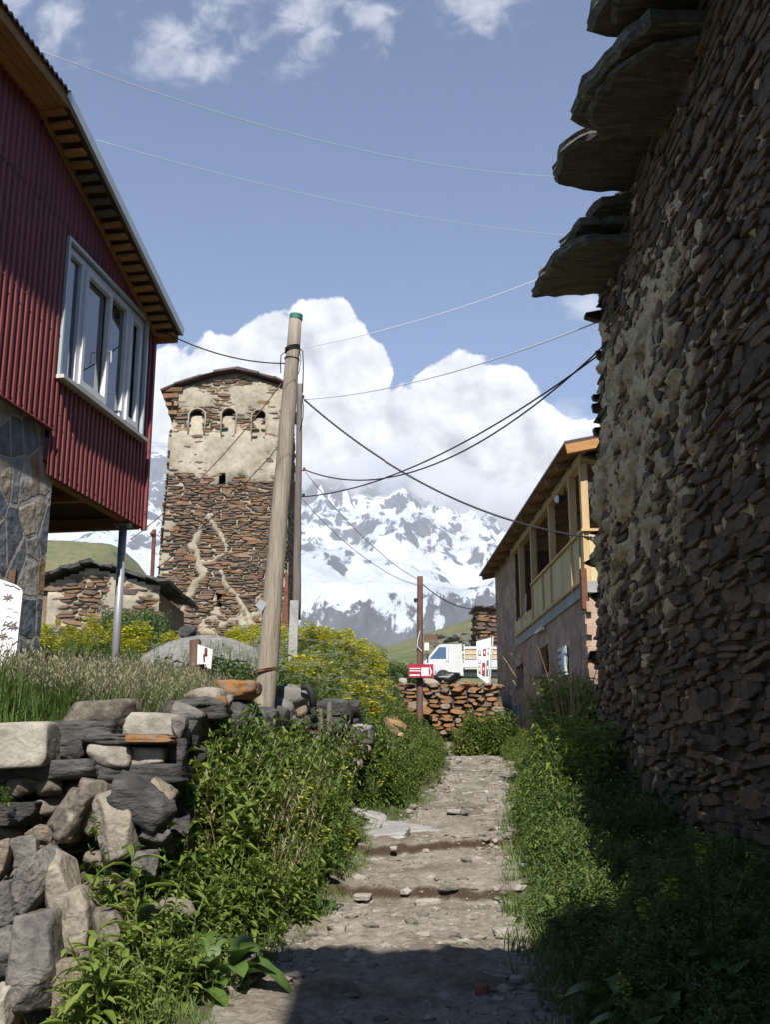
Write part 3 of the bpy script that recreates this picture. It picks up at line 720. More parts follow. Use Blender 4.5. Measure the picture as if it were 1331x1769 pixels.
    for i in range(4):
        a, b2 = div[i] + (.0375 if i else 0), div[i+1] - (.0375 if i < 3 else 0)
        g = MB(); g.bar(rp(a, (WZ0+WZ1)/2, -.03), rp(b2, (WZ0+WZ1)/2, -.03), .012, WZ1 - WZ0 - .17)
        g.build('pane', M['glass'], win)
    for i in (1, 3):
        sm = MB(); rect(div[i] + .04, div[i+1] - .005, WZ0 + .09, WZ1 - .09, .05, .05, .012, sm); sm.build('sash', M['pvc'], win)
    h = MB(); h.tube([rp(.86, 5.72, .045), rp(.86, 5.72, .085), rp(.86, 5.60, .09)], .011, 8); h.build('handle', M['steel'], win)
    tr = MB(); rect(WT0 - .03, WT1 + .03, WZ0 - .03, WZ1 + .03, .03, .075, .02, tr); tr.build('trim', M['flashing'], win)
    si = MB(); si.bar(rp(WT0 - .05, WZ0 - .01, .055), rp(WT1 + .05, WZ0 - .01, .055), .11, .035); si.build('sill', M['white'], win)
    # roof: level eave then a falling verge
    o1 = .29
    r = MB()
    def roofslab(ta, za, tb, zb, back, rise):
        P = [rp(ta, za, o1), rp(tb, zb, o1), rp(tb, zb + rise, -back), rp(ta, za + rise, -back)]
        r.prism(P, Vector((0, 0, .03)))
    # corrugated sheet with its wave ends showing along the level eave
    n = 240; tt = np.linspace(-5.6, t0, n)
    Vv = []
    for q in (o1 + .05, -2.6):
        for t in tt: Vv.append(rp(t, zlev + .06 + .016 * math.sin(t * 2 * math.pi / .085) + (o1 + .05 - q) * .32, q))
    Vv2 = [v + Vector((0, 0, -.006)) for v in Vv]
    r.add(Vv, [(i, i+1, n+i+1, n+i) for i in range(n-1)]); r.add(Vv2, [(i, n+i, n+i+1, i+1) for i in range(n-1)])
    r.add([v for v in Vv[:n]] + [v + Vector((0, 0, -.022)) for v in Vv[:n]], [(i, n+i, n+i+1, i+1) for i in range(n-1)])
    roofslab(t0, zlev + .04, tc + .12, zlev + .04 - .335 * (tc + .12 - t0), 5.6, .0)
    r.build('roof', M['roof_red'], root)
    so = MB()
    for i in range(4):
        a = .02 + i * .088
        so.bar(rp(-5.5, zlev - .055 - .006 * i, o1 - .02 - a + .02), rp(t0 + .02, zlev - .055 - .006 * i, o1 - .02 - a + .02), .083, .02)
    so.bar(rp(-5.5, zlev - .005, o1 + .012), rp(t0 + .03, zlev - .005, o1 + .012), .022, .13)
    so.build('soffit', M['eave_wood'], root)
    ba = MB(); t = t0 + .06; i = 0
    while t < tc + .1:
        z = zlev - .03 - .335 * (t - t0) - .02
        ba.bar(rp(t, z + random.uniform(-.01,.01), o1 - .03), rp(t, z + random.uniform(-.01,.01), -.05), .085 + random.uniform(-.012, .015), .03, m=1 if i in (5,6,7,8) else 0); t += .142; i += 1
    ba.build('batten', [M['eave_wood'], M['grey_wood']], root)
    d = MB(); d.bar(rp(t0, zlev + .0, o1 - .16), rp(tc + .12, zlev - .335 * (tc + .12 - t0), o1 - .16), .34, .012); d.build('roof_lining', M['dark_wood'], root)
    d = MB(); d.bar(rp(tc + .11, zlev - .335 * (tc + .11 - t0) - .05, o1 - .02), rp(tc + .11, zlev - .335 * (tc + .11 - t0) - .05, -5.5), .03, .09); d.bar(rp(t0, ztop(t0) - .03, .05), rp(tc, ztop(tc) - .03, .05), .03, .05); d.build('fascia', M['eave_wood'], root)
    g = MB(); g.bar(rp(t0 - .02, zlev + .045, o1 + .02), rp(tc + .14, zlev + .045 - .335 * (tc + .14 - t0), o1 + .02), .035, .10); g.build('verge_flashing', M['flashing'], root)
def crazy_mat():
    m = bpy.data.materials.new('crazy_stone_cladding'); m.use_nodes = True
    N = m.node_tree.nodes; L = m.node_tree.links; P = N['Principled BSDF']
    tc = N.new('ShaderNodeTexCoord'); mp = N.new('ShaderNodeMapping'); mp.inputs['Scale'].default_value = (2.6, 2.6, 2.0); L.new(tc.outputs['Object'], mp.inputs[0])
    n = N.new('ShaderNodeTexNoise'); n.inputs['Scale'].default_value = 2.2; n.inputs['Detail'].default_value = 4; L.new(mp.outputs[0], n.inputs['Vector'])
    ad = N.new('ShaderNodeMix'); ad.data_type = 'VECTOR'; ad.inputs[0].default_value = .10; L.new(mp.outputs[0], ad.inputs[4]); L.new(n.outputs['Color'], ad.inputs[5])
    v = N.new('ShaderNodeTexVoronoi'); v.inputs['Scale'].default_value = 1.6; L.new(ad.outputs[1], v.inputs['Vector'])
    e = N.new('ShaderNodeTexVoronoi'); e.feature = 'DISTANCE_TO_EDGE'; e.inputs['Scale'].default_value = 1.6; L.new(ad.outputs[1], e.inputs['Vector'])
    sp = N.new('ShaderNodeSeparateColor'); L.new(v.outputs['Color'], sp.inputs[0])
    r = N.new('ShaderNodeValToRGB'); r.color_ramp.interpolation = 'CONSTANT'; el = r.color_ramp.elements
    cols = [(.20,.22,.25), (.44,.41,.36), (.26,.28,.31), (.48,.41,.31), (.18,.20,.235), (.52,.48,.43), (.40,.26,.13), (.32,.32,.32)]
    while len(el) < len(cols): el.new(.5)
    for i, c in enumerate(cols): el[i].position = i / len(cols); el[i].color = (*c, 1)
    L.new(sp.outputs[0], r.inputs[0])
    f = N.new('ShaderNodeTexNoise'); f.inputs['Scale'].default_value = 9; f.inputs['Detail'].default_value = 7; L.new(tc.outputs['Object'], f.inputs['Vector'])
    mr = N.new('ShaderNodeMapRange'); L.new(f.outputs[0], mr.inputs[0]); mr.inputs[1].default_value = .3; mr.inputs[2].default_value = .7; mr.inputs[3].default_value = .6; mr.inputs[4].default_value = 1.4
    sc = N.new('ShaderNodeVectorMath'); sc.operation = 'SCALE'; L.new(r.outputs[0], sc.inputs[0]); L.new(mr.outputs[0], sc.inputs['Scale'])
    ed = N.new('ShaderNodeMapRange'); L.new(e.outputs[0], ed.inputs[0]); ed.inputs[1].default_value = .035; ed.inputs[2].default_value = .06
    mx = N.new('ShaderNodeMix'); mx.data_type = 'RGBA'; mx.inputs[6].default_value = (.46,.44,.40,1); L.new(ed.outputs[0], mx.inputs[0]); L.new(sc.outputs[0], mx.inputs[7])
    L.new(mx.outputs[2], P.inputs['Base Color']); P.inputs['Roughness'].default_value = .7
    b = N.new('ShaderNodeBump'); b.inputs['Distance'].default_value = .03; b.inputs['Strength'].default_value = .7; hm = N.new('ShaderNodeMath'); hm.operation = 'MULTIPLY_ADD'; L.new(ed.outputs[0], hm.inputs[0]); hm.inputs[1].default_value = 1.2; L.new(f.outputs[0], hm.inputs[2]); L.new(hm.outputs[0], b.inputs['Height']); L.new(b.outputs[0], P.inputs['Normal'])
    return m
red_house()

# ------------------------------------------------------------------ tower
TY = 42.0
def tower():
    bl, br = at(262, 1092, TY), at(497, 1092, TY); tl, tr = at(293, 690, TY), at(489, 690, TY)
    bl.z -= 1.0; br.z = bl.z
    root = thing('stone_tower', 'old brown stone tower with patchy pale plaster and three blind arches at its top', 'tower', ((bl.x+br.x)/2, TY + 2.5, bl.z + 1))
    O = bl; Wb = br.x - bl.x; V = Vector(((tl.x + tr.x - bl.x - br.x) / 2 * 0, .9, tl.z - bl.z)); Hh = tl.z - bl.z
    zt = at(400, 640, TY).z - bl.z
    V = Vector((0, .07, 1)).normalized(); U = Vector((1, 0, 0)); N = Vector((0, -1, .07)).normalized()
    lx = lambda v: (tl.x - bl.x) * min(v / Hh, 1.0); rx = lambda v: Wb + (tr.x - br.x) * min(v / Hh, 1.0)
    def loc(px, py):
        p = at(px, py, TY); return p.x - bl.x, p.z - bl.z
    arches = []
    for (x0, x1, yt, yb) in ((322, 348, 696, 742), (379, 402, 695, 748), (432, 455, 698, 755)):
        a0, vt = loc(x0, yt); a1, vb = loc(x1, yb); arches.append((a0, a1, vb, vt))
    holes = []
    for (x0, x1, yt, yb) in ((374, 387, 811, 829), (373, 380, 1021, 1047)):
        a0, vt = loc(x0, yt); a1, vb = loc(x1, yb); holes.append((a0, a1, vb, vt))
    def in_arch(u, v, pad=0):
        for a0, a1, vb, vt in arches:
            c = (a0 + a1) / 2; r = (a1 - a0) / 2 + pad
            if abs(u - c) < r and vb - pad < v < vt - r + pad: return True
            if (u - c) ** 2 + (v - (vt - r)) ** 2 < r * r: return True
        return any(a0 - pad < u < a1 + pad and vb - pad < v < vt + pad for a0, a1, vb, vt in holes)
    line1 = [loc(*p) for p in ((345,908),(331,935),(340,968),(352,985),(338,1010),(318,1042),(302,1085),(295,1100))]
    line2 = [loc(*p) for p in ((362,885),(372,905),(378,930),(382,950),(362,968),(345,968))]
    line3 = [loc(*p) for p in ((383,985),(392,1012),(404,1035),(425,1058),(440,1080))]
    def dseg(u, v, pl):
        d = np.full(u.shape, 9.0)
        for (x0, y0), (x1, y1) in zip(pl[:-1], pl[1:]):
            dx, dy = x1 - x0, y1 - y0; t = np.clip(((u - x0) * dx + (v - y0) * dy) / (dx*dx + dy*dy), 0, 1)
            d = np.minimum(d, np.hypot(u - x0 - t * dx, v - y0 - t * dy))
        return d
    v_lo = loc(380, 828)[1]; v_hi = loc(380, 655)[1]; v_bot = loc(380, 1070)[1]
    def depth(u, v):
        n = fbm2(u, v, .9, 4, 41); f = fbm2(u, v, 4, 3, 43)
        edge = v_lo + (fbm2(u, v * .35, .9, 4, 44) - .5) * 2.4
        band = sstep(v, edge - .3, edge + .3) * (1 - .9 * sstep(v, v_hi - .3, v_hi + .35) * (1 - sstep(u, Wb * .62, Wb * .7)))
        mid = sstep(v, loc(380, 760)[1], loc(380, 735)[1])
        d = -.05 + band * (.135 - .02 * mid) + (n - .5) * (.24 + .1 * mid) * band + (f - .5) * .07
        w = .10 + (f - .5) * .12
        for pl, ww in ((line1, 1.15), (line2, .8), (line3, .9)):
            d = np.maximum(d, -.05 + .14 * (1 - sstep(dseg(u + (n - .5) * .5 + (f - .5) * .25, v, pl), w * ww * .6, w * ww * 1.3)) + (f - .5) * .04)
        d = d + .10 * (1 - sstep(v, v_bot, v_bot + 1.1)) * sstep(f, .42, .6)
        return d
    top = zt + .25
    roofz = lambda u: 0
    def gable(u):   # silhouette under the roof slabs
        return np.interp(u, [0, loc(300,660)[0], loc(405,634)[0], loc(489,660)[0]], [loc(300,668)[1], loc(300,660)[1], loc(405,632)[1], loc(489,662)[1]])
    def ins_np(u, v):
        lo = (tl.x - bl.x) * np.minimum(v / Hh, 1); hi = Wb + (tr.x - br.x) * np.minimum(v / Hh, 1)
        ok = (u > lo - .04) & (u < hi + .04) & (v < gable(u))
        return ok & ~np.array([in_arch(a, b) for a, b in zip(u, v)])
    sheet('plaster', O, U, V, N, Wb, top, .07, depth, M['tower_plaster'], root, ins_np)
    def ins(u, v, w, h):
        return lx(v) < u - w * .4 and u + w * .4 < rx(v) + .05 and v < gable(u) - .02 and not in_arch(u, v, .0)
    masonry(O, U, V, N, Wb, top, (.22, .75), (.055, .12), (.01, .075), ins, wave=.03, seed=9, tall=.05).build('wall', M['tower_stone'], root)
    # recesses
    for a0, a1, vb, vt in arches + holes:
        dp = .9; g = MB(); c = (a0 + a1) / 2; r = (a1 - a0) / 2; hole = (a0, a1, vb, vt) in holes
        ring = [(a0 - .03, vb), (a1 + .03, vb)] + ([(a1 + .03, vt), (a0 - .03, vt)] if hole else [(c + (r + .03) * math.cos(t), vt - r + (r + .03) * math.sin(t)) for t in np.linspace(0, math.pi, 9)])
        P = [O + U * a + V * b for a, b in ring]; n = len(P)
        g.add([p + N * .03 for p in P] + [p - N * dp for p in P], [(i, (i+1) % n, n+(i+1) % n, n+i) for i in range(n)] + [tuple(range(n, 2*n))])
        g.build('slit_window' if hole else 'arch_niche', M['dark'] if hole else M['dark_wood'], root)  # arch lining coloured dark to stand for the shade under the arch
        if not hole:
            q = MB(); hgt = (vt - vb) * .80
            q.add([O+U*(a0-.02)+V*(vb-.03)+N*.01, O+U*(a1+.02)+V*(vb-.03)+N*.01, O+U*(a1+.02)+V*(vb+hgt)-N*.16, O+U*(a0-.02)+V*(vb+hgt)-N*.16, O+U*a1+V*(vb+hgt+.05)-N*dp, O+U*a0+V*(vb+hgt+.05)-N*dp], [(0,1,2,3), (3,2,4,5)])
            q.build('niche_infill', M['tower_plaster'], root)
            ri = MB(); ri.tube([O + U*a0 + V*vb + N*.05] + [O + U*(c - (r + .02) * math.cos(t)) + V*(vt - r + (r + .02) * math.sin(t)) + N*.06 for t in np.linspace(0, math.pi, 11)] + [O + U*a1 + V*vb + N*.05], .036, 6); ri.build('arch_trim', M['tower_plaster'], root, True)
    # other sides
    dY = 5.2; s = MB()
    A0, A1 = O + U * 0, O + U * Wb; T0 = O + U * lx(Hh) + V * Hh; T1 = O + U * rx(Hh) + V * Hh; Bk = Vector((0, dY, 0))
    s.add([A0, A1, A1 + Bk, A0 + Bk, T0, T1, T1 + Bk - Vector((0,.6,0)), T0 + Bk - Vector((0,.6,0))], [(1,2,6,5), (2,3,7,6), (3,0,4,7), (4,5,6,7)])
    s.build('side_wall', M['tower_stone'], root)
    for (P0, D, nn, sd) in ((A1, 1, Vector((1, 0, .05)), 13), (A0, -1, Vector((-1, 0, .05)), 14)):
        Vs = ((T1 if D > 0 else T0) - P0).normalized()
        masonry(P0, Vector((0, 1, 0)), Vs, nn.normalized(), dY - .4, Hh * 1.02, (.3, .8), (.07, .14), (.01, .06), seed=sd).build('side_stones', M['tower_stone'], root)
    # left corbelled eave
    co = MB()
    for i, (x0, y0, x1) in enumerate(((284, 705, 300), (280, 690, 302), (276, 676, 304), (279, 664, 310))):
        p = at(x0, y0, TY); q = at(x1, y0, TY)
        co.box(((p.x + q.x) / 2, TY + 2.4 + .6, p.z), (q.x - p.x, 4.9, .16), None, .04)
    co.build('corbel', M['tower_stone'], root)
    # roof slabs
    ro = MB(); rg = random.Random(3)
    prof = [at(274,668,TY), at(300,655,TY), at(340,642,TY), at(368,634,TY), at(405,627,TY), at(440,637,TY), at(470,646,TY), at(493,655,TY)]
    for row in range(6):
        y0 = TY - .25 + row * .95
        for i in range(len(prof) - 1):
            a = prof[i] + Vector((rg.uniform(-.1, .02), 0, rg.uniform(-.02, .08))); b = prof[i+1] + Vector((rg.uniform(-.02, .12), 0, rg.uniform(0, .05)))
            a.y = b.y = y0 + 1.25 + rg.uniform(-.07, .07); d = (b - a).normalized(); up = Vector((0, 1, 0))
            ro.bar(a, b, 1.05, .07, (0, 0, 1), jit=.03)
    ro.build('roof_slabs', M['roof_slate'], root)
    ga = MB(); pts = [p + Vector((0, .95, -.06)) for p in prof]; pts = pts + [Vector((pts[-1].x - .1, TY + .95, tl.z)), Vector((pts[0].x + .25, TY + .95, tl.z))]
    ga.prism(pts, (0, .5, 0)); ga.build('gable_core', M['tower_stone'], root)
M['roof_slate'] = mat('purple_slate', [(.05,.035,.04), (.11,.075,.075), (.085,.065,.06)], scale=3, island=.5, bump=.4, bscale=12)
tower()
# ------------------------------------------------------------------ block house on the right
def block_mat():
    m = bpy.data.materials.new('pinkish_concrete_block'); m.use_nodes = True
    N = m.node_tree.nodes; L = m.node_tree.links; P = N['Principled BSDF']
    tc = N.new('ShaderNodeTexCoord'); s = N.new('ShaderNodeSeparateXYZ'); L.new(tc.outputs['Object'], s.inputs[0])
    n0 = N.new('ShaderNodeTexNoise'); n0.inputs['Scale'].default_value = 1.3; L.new(tc.outputs['Object'], n0.inputs['Vector'])
    ad = N.new('ShaderNodeMath'); ad.operation = 'ADD'; L.new(s.outputs[0], ad.inputs[0]); L.new(s.outputs[1], ad.inputs[1])
    mz = N.new('ShaderNodeMath'); mz.operation = 'MULTIPLY_ADD'; L.new(n0.outputs[0], mz.inputs[0]); mz.inputs[1].default_value = .05; L.new(s.outputs[2], mz.inputs[2])
    c = N.new('ShaderNodeCombineXYZ'); L.new(ad.outputs[0], c.inputs[0]); L.new(mz.outputs[0], c.inputs[1])
    b = N.new('ShaderNodeTexBrick'); L.new(c.outputs[0], b.inputs['Vector']); b.inputs['Scale'].default_value = 1
    b.inputs['Brick Width'].default_value = .41; b.inputs['Row Height'].default_value = .20; b.inputs['Mortar Size'].default_value = .008; b.inputs['Mortar Smooth'].default_value = .4; b.inputs['Bias'].default_value = 0
    b.inputs['Color1'].default_value = (.42,.295,.225,1); b.inputs['Color2'].default_value = (.30,.205,.155,1); b.inputs['Mortar'].default_value = (.46,.38,.31,1)
    f = N.new('ShaderNodeTexNoise'); f.inputs['Scale'].default_value = 2.3; f.inputs['Detail'].default_value = 8; L.new(tc.outputs['Object'], f.inputs['Vector'])
    mr = N.new('ShaderNodeMapRange'); L.new(f.outputs[0], mr.inputs[0]); mr.inputs[1].default_value = .3; mr.inputs[2].default_value = .7; mr.inputs[3].default_value = .72; mr.inputs[4].default_value = 1.3
    sc = N.new('ShaderNodeVectorMath'); sc.operation = 'SCALE'; L.new(b.outputs[0], sc.inputs[0]); L.new(mr.outputs[0], sc.inputs['Scale'])
    L.new(sc.outputs[0], P.inputs['Base Color']); P.inputs['Roughness'].default_value = .92; P.inputs['Specular IOR Level'].default_value = .2
    g = N.new('ShaderNodeTexNoise'); g.inputs['Scale'].default_value = 30; g.inputs['Detail'].default_value = 4; L.new(tc.outputs['Object'], g.inputs['Vector'])
    h = N.new('ShaderNodeMath'); h.operation = 'MULTIPLY_ADD'; L.new(g.outputs[0], h.inputs[0]); h.inputs[1].default_value = .35; L.new(b.outputs['Fac'], h.inputs[2])
    iv = N.new('ShaderNodeBump'); iv.invert = True; iv.inputs['Strength'].default_value = .8; iv.inputs['Distance'].default_value = .02; L.new(h.outputs[0], iv.inputs['Height']); L.new(iv.outputs[0], P.inputs['Normal'])
    return m
M['block'] = block_mat()
M['blue_paint'] = plain('blue_paint', (.05,.11,.28), .7)
M['grey_paint'] = plain('grey_blue_paint', (.13,.15,.19), .8)
M['olive_paint'] = plain('ochre_paint', (.25,.18,.07), .8)
M['pale_green'] = plain('pale_green_paint', (.42,.52,.5), .5)
M['lamp_white'] = plain('lamp_lens', (.8,.8,.8), .2)
BA = Vector((3.65, 18.9, 0)); BD = Vector((-.0307, .9995, 0)).normalized(); BN = Vector((-.9995, -.0307, 0)).normalized()
def bp(t, z, o=0.0): return BA + BD * t + BN * o + Vector((0, 0, z))
def bt(px, py, o=0.0):
    p = hit(px, py, BA + BN * o, BN); return (p - BA).dot(BD), p.z
def block_house():
    root = thing('block_house', 'unfinished pinkish block house with a timber balcony under a low sheet metal roof', 'house', bp(5, 2, -3))
    T1 = 12.35; TB = bt(893, 1050)[0]; zs0, zs1, zr, ztop = 4.76, 4.97, 5.9, 7.28; T0 = -.0
    wins = []
    for (x0, y0, x1, y1) in ((893, 1148, 906, 1190), (936, 1115, 949, 1164)):
        ta, za = bt(x1, (y0*2+y1)/3); tb, zb = bt(x0, (y0+y1*2)/3)
        zlo = bt((x0+x1)/2, y1)[1]; zhi = bt((x0+x1)/2, y0)[1]; wins.append((min(ta, tb), max(ta, tb), zlo, zhi))
    # wall with window openings cut into it: rectangular patches
    w = MB(); ts = sorted({0, TB, T1} | {q for a in wins for q in a[:2]}); zz = sorted({1.2, zs0, ztop + .15} | {q for a in wins for q in a[2:]})
    for i in range(len(ts) - 1):
        for j in range(len(zz) - 1):
            ct, cz = (ts[i] + ts[i+1]) / 2, (zz[j] + zz[j+1]) / 2
            if any(a < ct < b and c < cz < d for a, b, c, d in wins) or (ct < TB and cz > zs0): continue
            w.add([bp(ts[i], zz[j]), bp(ts[i+1], zz[j]), bp(ts[i+1], zz[j+1]), bp(ts[i], zz[j+1])], [(0,1,2,3)])
    for a, b, c, d in wins:
        q = [(a, c), (b, c), (b, d), (a, d)]
        for k in range(4):
            (ta, za), (tb, zb) = q[k], q[(k+1) % 4]; w.add([bp(ta, za), bp(tb, zb), bp(tb, zb, -.22), bp(ta, za, -.22)], [(0,1,2,3)])
    B = -BN * 6.0
    w.add([bp(0, 1.2), bp(0, zs1), bp(0, zs1) + B, bp(0, 1.2) + B], [(0,1,2,3)]); w.add([bp(T1, 1.2), bp(T1, ztop + .15), bp(T1, ztop + 1.4) + B, bp(T1, 1.2) + B], [(0,1,2,3)])
    w.add([bp(TB, zs0), bp(TB, ztop + .1), bp(TB, ztop + .1, -.2), bp(TB, zs0, -.2)], [(0,1,2,3)])
    w.build('wall', M['block'], root)
    # pilaster at the near corner with a rough edge, end face blocks jut irregularly
    p = MB(); z = 1.4; k = 0
    while z < 4.55:
        p.bar(bp(-.10 if k % 2 else .0, z + .098, .035), bp(.42 if k % 2 else .34, z + .098, .035), .1, .19, jit=.008); z += .2; k += 1
    p.build('pilaster', M['block'], root)
    for a, b, c, d in wins:
        g = MB(); g.add([bp(a, c, -.2), bp(b, c, -.2), bp(b, d, -.2), bp(a, d, -.2)], [(0,1,2,3)]); wo = g.build('window', M['dark'], root)
        fr = MB(); i = wins.index((a, b, c, d))
        if i == 0: fr.bar(bp(a + .12, c + .05, -.1), bp(a + .12, d - .06, -.1), .02, .26, BD)
        else:
            for q in (a + .04, b - .04, (a + b) / 2): fr.bar(bp(q, c, -.14), bp(q, d, -.14), .05, .05, BD)
            for q in (c + .04, c + .3, d - .04): fr.bar(bp(a, q, -.14), bp(b, q, -.14), .05, .05)
        fr.build('frame', M['pale_green'] if i == 0 else M['dark_wood'], wo)
    # balcony
    s = MB(); s.prism([bp(-.05, zs0, .04), bp(TB, zs0, .04), bp(TB, zs1, .04), bp(-.05, zs1, .04)], B * .9); s.build('floor_slab', M['concrete'], root)
    d = MB(); d.add([bp(-.2, zs1, -1.7), bp(TB, zs1, -1.7), bp(TB, ztop, -1.7), bp(-.2, ztop, -1.7)], [(0,1,2,3)])
    d.add([bp(TB - .01, zs1, 0), bp(TB - .01, zs1, -1.7), bp(TB - .01, ztop, -1.7), bp(TB - .01, ztop, 0)], [(0,1,2,3)])
    d.build('back_wall', M['dark_wood'], root)  # block wall in shade: its darkness is put into the colour
    o = MB()
    for a in (.8, 3.4, 6.2): o = MB(); o.bar(bp(a, 6.0, -1.68), bp(a + 1.1, 6.0, -1.68), .02, 1.6); o.build('doorway', M['dark'], root)
    posts = [bt(px, 900)[0] for px in (900, 921, 954, 991)] + [.06]
    for i, t in enumerate(posts):
        q = MB(); q.bar(bp(t, zs1, .0), bp(t, ztop - .05, .0), .13, .14, BD); q.build('post', M['pine'], root)
    q = MB(); q.bar(bp(-.12, ztop - .02, 0), bp(TB + .25, ztop - .02, 0), .15, .17); q.build('beam', M['pine'], root)
    q = MB(); q.bar(bp(.02, ztop - .02, -.08), bp(.02, ztop - .02, -5), .13, .17); q.build('beam', M['pine'], root)
    rails = MB(); rails.bar(bp(-.05, zr, .05), bp(posts[1] + .1, zr, .05), .09, .05); rails.bar(bp(-.05, zs1 + .06, .06), bp(TB, zs1 + .06, .06), .05, .06)
    rails.bar(bp(-.03, zr, .05), bp(-.03, zr, -3), .09, .05); rails.build('rail', M['pine'], root)
    bd = MB(); t = .14
    while t < TB - .1:
        hole = posts[1] + .05 < t
        bd.bar(bp(t + .055, zs1 + .02, .035), bp(t + .055, (zs1 + .42 + random.uniform(-.04,.04)) if hole else zr - .03, .035), .018, .105, BD, jit=.003); t += .112
    k = .1
    while k < 3.0:
        bd.bar(bp(-.02, zs1 - .25, -k), bp(-.02, zr - .03, -k), .125, .02, BD); k += .13
    bd.build('board_panel', M['pine_pale'], root)
    for t in (posts[1], (posts[1] + posts[2]) / 2 - .2, posts[2], posts[3], .35): st = MB(); st.bar(bp(t, zs1 - .02, .06), bp(t, zr, .06), .04, .07, BD); st.build('baluster', M['pine'], root)
    cl = MB(); cl.add([bp(posts[0] - .25, 5.85, .02), bp(posts[0] - .75, 5.85, .02), bp(posts[0] - .7, 5.2, .05), bp(posts[0] - .3, 5.3, .04)], [(0,1,2,3)]); tag(cl.build('dark_cloth', M['tarp']), 'dark cloth hung over the far end of the timber balcony', 'cloth')
    # roof: low sheet over rafters
    sl = .21; OE = .42
    def rz(o): return 7.36 + (OE - o) * sl
    r = MB(); Ta, Tb = -.45, T1 + .35
    n = 260; tt = np.linspace(Ta, Tb, n); V = []
    for o in (OE, -3.2):
        V += [bp(t, rz(o) + .05 + .014 * math.sin(t * 2 * math.pi / .16), o) for t in tt]
    r.add(V, [(i, n+i, n+i+1, i+1) for i in range(n-1)]); r.add([v + Vector((0,0,-.012)) for v in V], [(i, i+1, n+i+1, n+i) for i in range(n-1)])
    r.bar(bp(Ta, rz(OE) + .035, OE), bp(Tb, rz(OE) + .035, OE), .02, .05)
    r.bar(bp(Ta, rz(OE) + .05, OE), bp(Ta, rz(-3.2) + .05, -3.2), .03, .06)
    r.build('roof', M['roof_red'], root)
    ln = MB(); o = OE - .1
    while o > -3: ln.bar(bp(Ta + .02, rz(o) + .01, o), bp(Tb, rz(o) + .01, o), .16, .02); o -= .175
    ln.build('roof_lining', M['rafter'], root)
    for i in range(13):
        t = Ta + .12 + i * (Tb - Ta - .3) / 12
        q = MB(); q.bar(bp(t, rz(OE - .06) - .075, OE - .06), bp(t, rz(-3) - .075, -3), .06, .14); q.build('rafter', M['pine' if i == 0 else 'rafter'], root)
    q = MB(); q.bar(bp(Ta - .01, rz(OE) - .07, OE - .02), bp(Ta - .01, rz(-3) - .07, -3), .035, .17); q.build('barge_board', M['eave_wood'], root)
    for (px, py, dx) in ((1008, 1030, 0), ):
        q = MB(); q.bar(bp(.02, zs0 - .3, .09), bp(.02, zs1 + .22, .09), .1, .16, BD); q.build('bracket', M['rust'], root)
    lg = MB(); t, z = bt(935, 1075, .05); lg.bar(bp(t - .4, zs0 - .06, .06), bp(t + .5, zs0 - .04, .06), .06, .05, jit=.02); lg.build('mortar_spill', M['paper'], root)
    # painted marks lie a few millimetres proud of the blocks
    g = MB(); rg = random.Random(5)
    def stroke(x0, y0, x1, y1, wd, mi):
        a, b = bt(x0, y0), bt(x1, y1); g.bar(bp(a[0], a[1], .004), bp(b[0], b[1], .004), .004, wd, m=mi) if abs(a[0]-b[0]) > .12 else g.bar(bp(a[0], a[1], .004), bp(b[0], b[1], .004), .004, wd, BD, m=mi)
    for (x0, y0, x1, y1) in ((869,1198,876,1196),(870,1204,884,1202),(872,1204,872,1214),(878,1208,886,1204),(884,1204,884,1212),(864,1224,869,1222),(866,1224,867,1234),(871,1220,886,1218),(872,1226,885,1222),(876,1232,876,1240),(880,1212,885,1210),(872,1215,877,1213)):
        stroke(x0, y0, x1, y1, .05, 0)
    for (x0, y0, x1, y1, mi) in ((889,1230,896,1227,1),(898,1226,900,1225,1),(889,1246,894,1244,2),(900,1245,901,1245,0)):
        a, b = bt(x0, y0), bt(x1, y1); z = (a[1] + b[1]) / 2; h = .27 if mi == 1 else .2
        g.bar(bp(b[0], z, .004), bp(a[0], z, .004), .004, h, m=mi)
    g.build('painted_marks', [M['grey_paint'], M['blue_paint'], M['olive_paint']], root)
    # signboard on the wall
    t, z = bt(970, 1143, .1); sb = thing('wall_sign', 'small pale board with blue stripes fixed to the block house wall', 'sign', bp(t, z, .05))
    q = MB(); q.bar(bp(t - .33, z, .06), bp(t + .33, z, .06), .05, .56); q.build('board', M['pale_green'], sb)
    q = MB()
    for k in range(4): q.bar(bp(t + .02, z - .2 + k * .13, .089), bp(t + .30, z - .2 + k * .13, .089), .004, .05)
    q.build('stripe', M['blue_paint'], sb)
    q = MB(); q.bar(bp(t - .30, z, .089), bp(t - .1, z, .089), .005, .5); q.build('panel', M['white'], sb)
    # flood lamp on the beam, round lamp behind the corner post
    t, z = bt(969, 862, .12); lp = thing('flood_lamp', 'small black flood lamp under the balcony beam', 'lamp', bp(t, z, .1))
    q = MB(); q.tube([bp(t, z, .02), bp(t, z, .16)], [.06, .10], 12); q.bar(bp(t, z + .05, .05), bp(t, z + .22, .02), .03, .03, BD); q.build('housing', M['black'], lp)
    q = MB(); q.disc(bp(t, z, .161), BN + Vector((0, -.9, -.4)), .075, 14, .03); q.build('lens', M['lamp_white'], lp)
    c = at(1021, 838, 19.4); lp = thing('round_lamp', 'white round lamp hanging behind the balcony corner post', 'lamp', c)
    q = MB(); V, Fc = rock((.16, .16, .2), 3, p=3, rough=0); q.add((V + np.array(c)).tolist(), Fc); q.build('globe', M['lamp_white'], lp, True)
    q = MB(); q.tube([c + Vector((0,0,-.08)), c + Vector((-.02,0,-.24))], .02, 8); q.build('stem', M['white'], lp)
block_house()

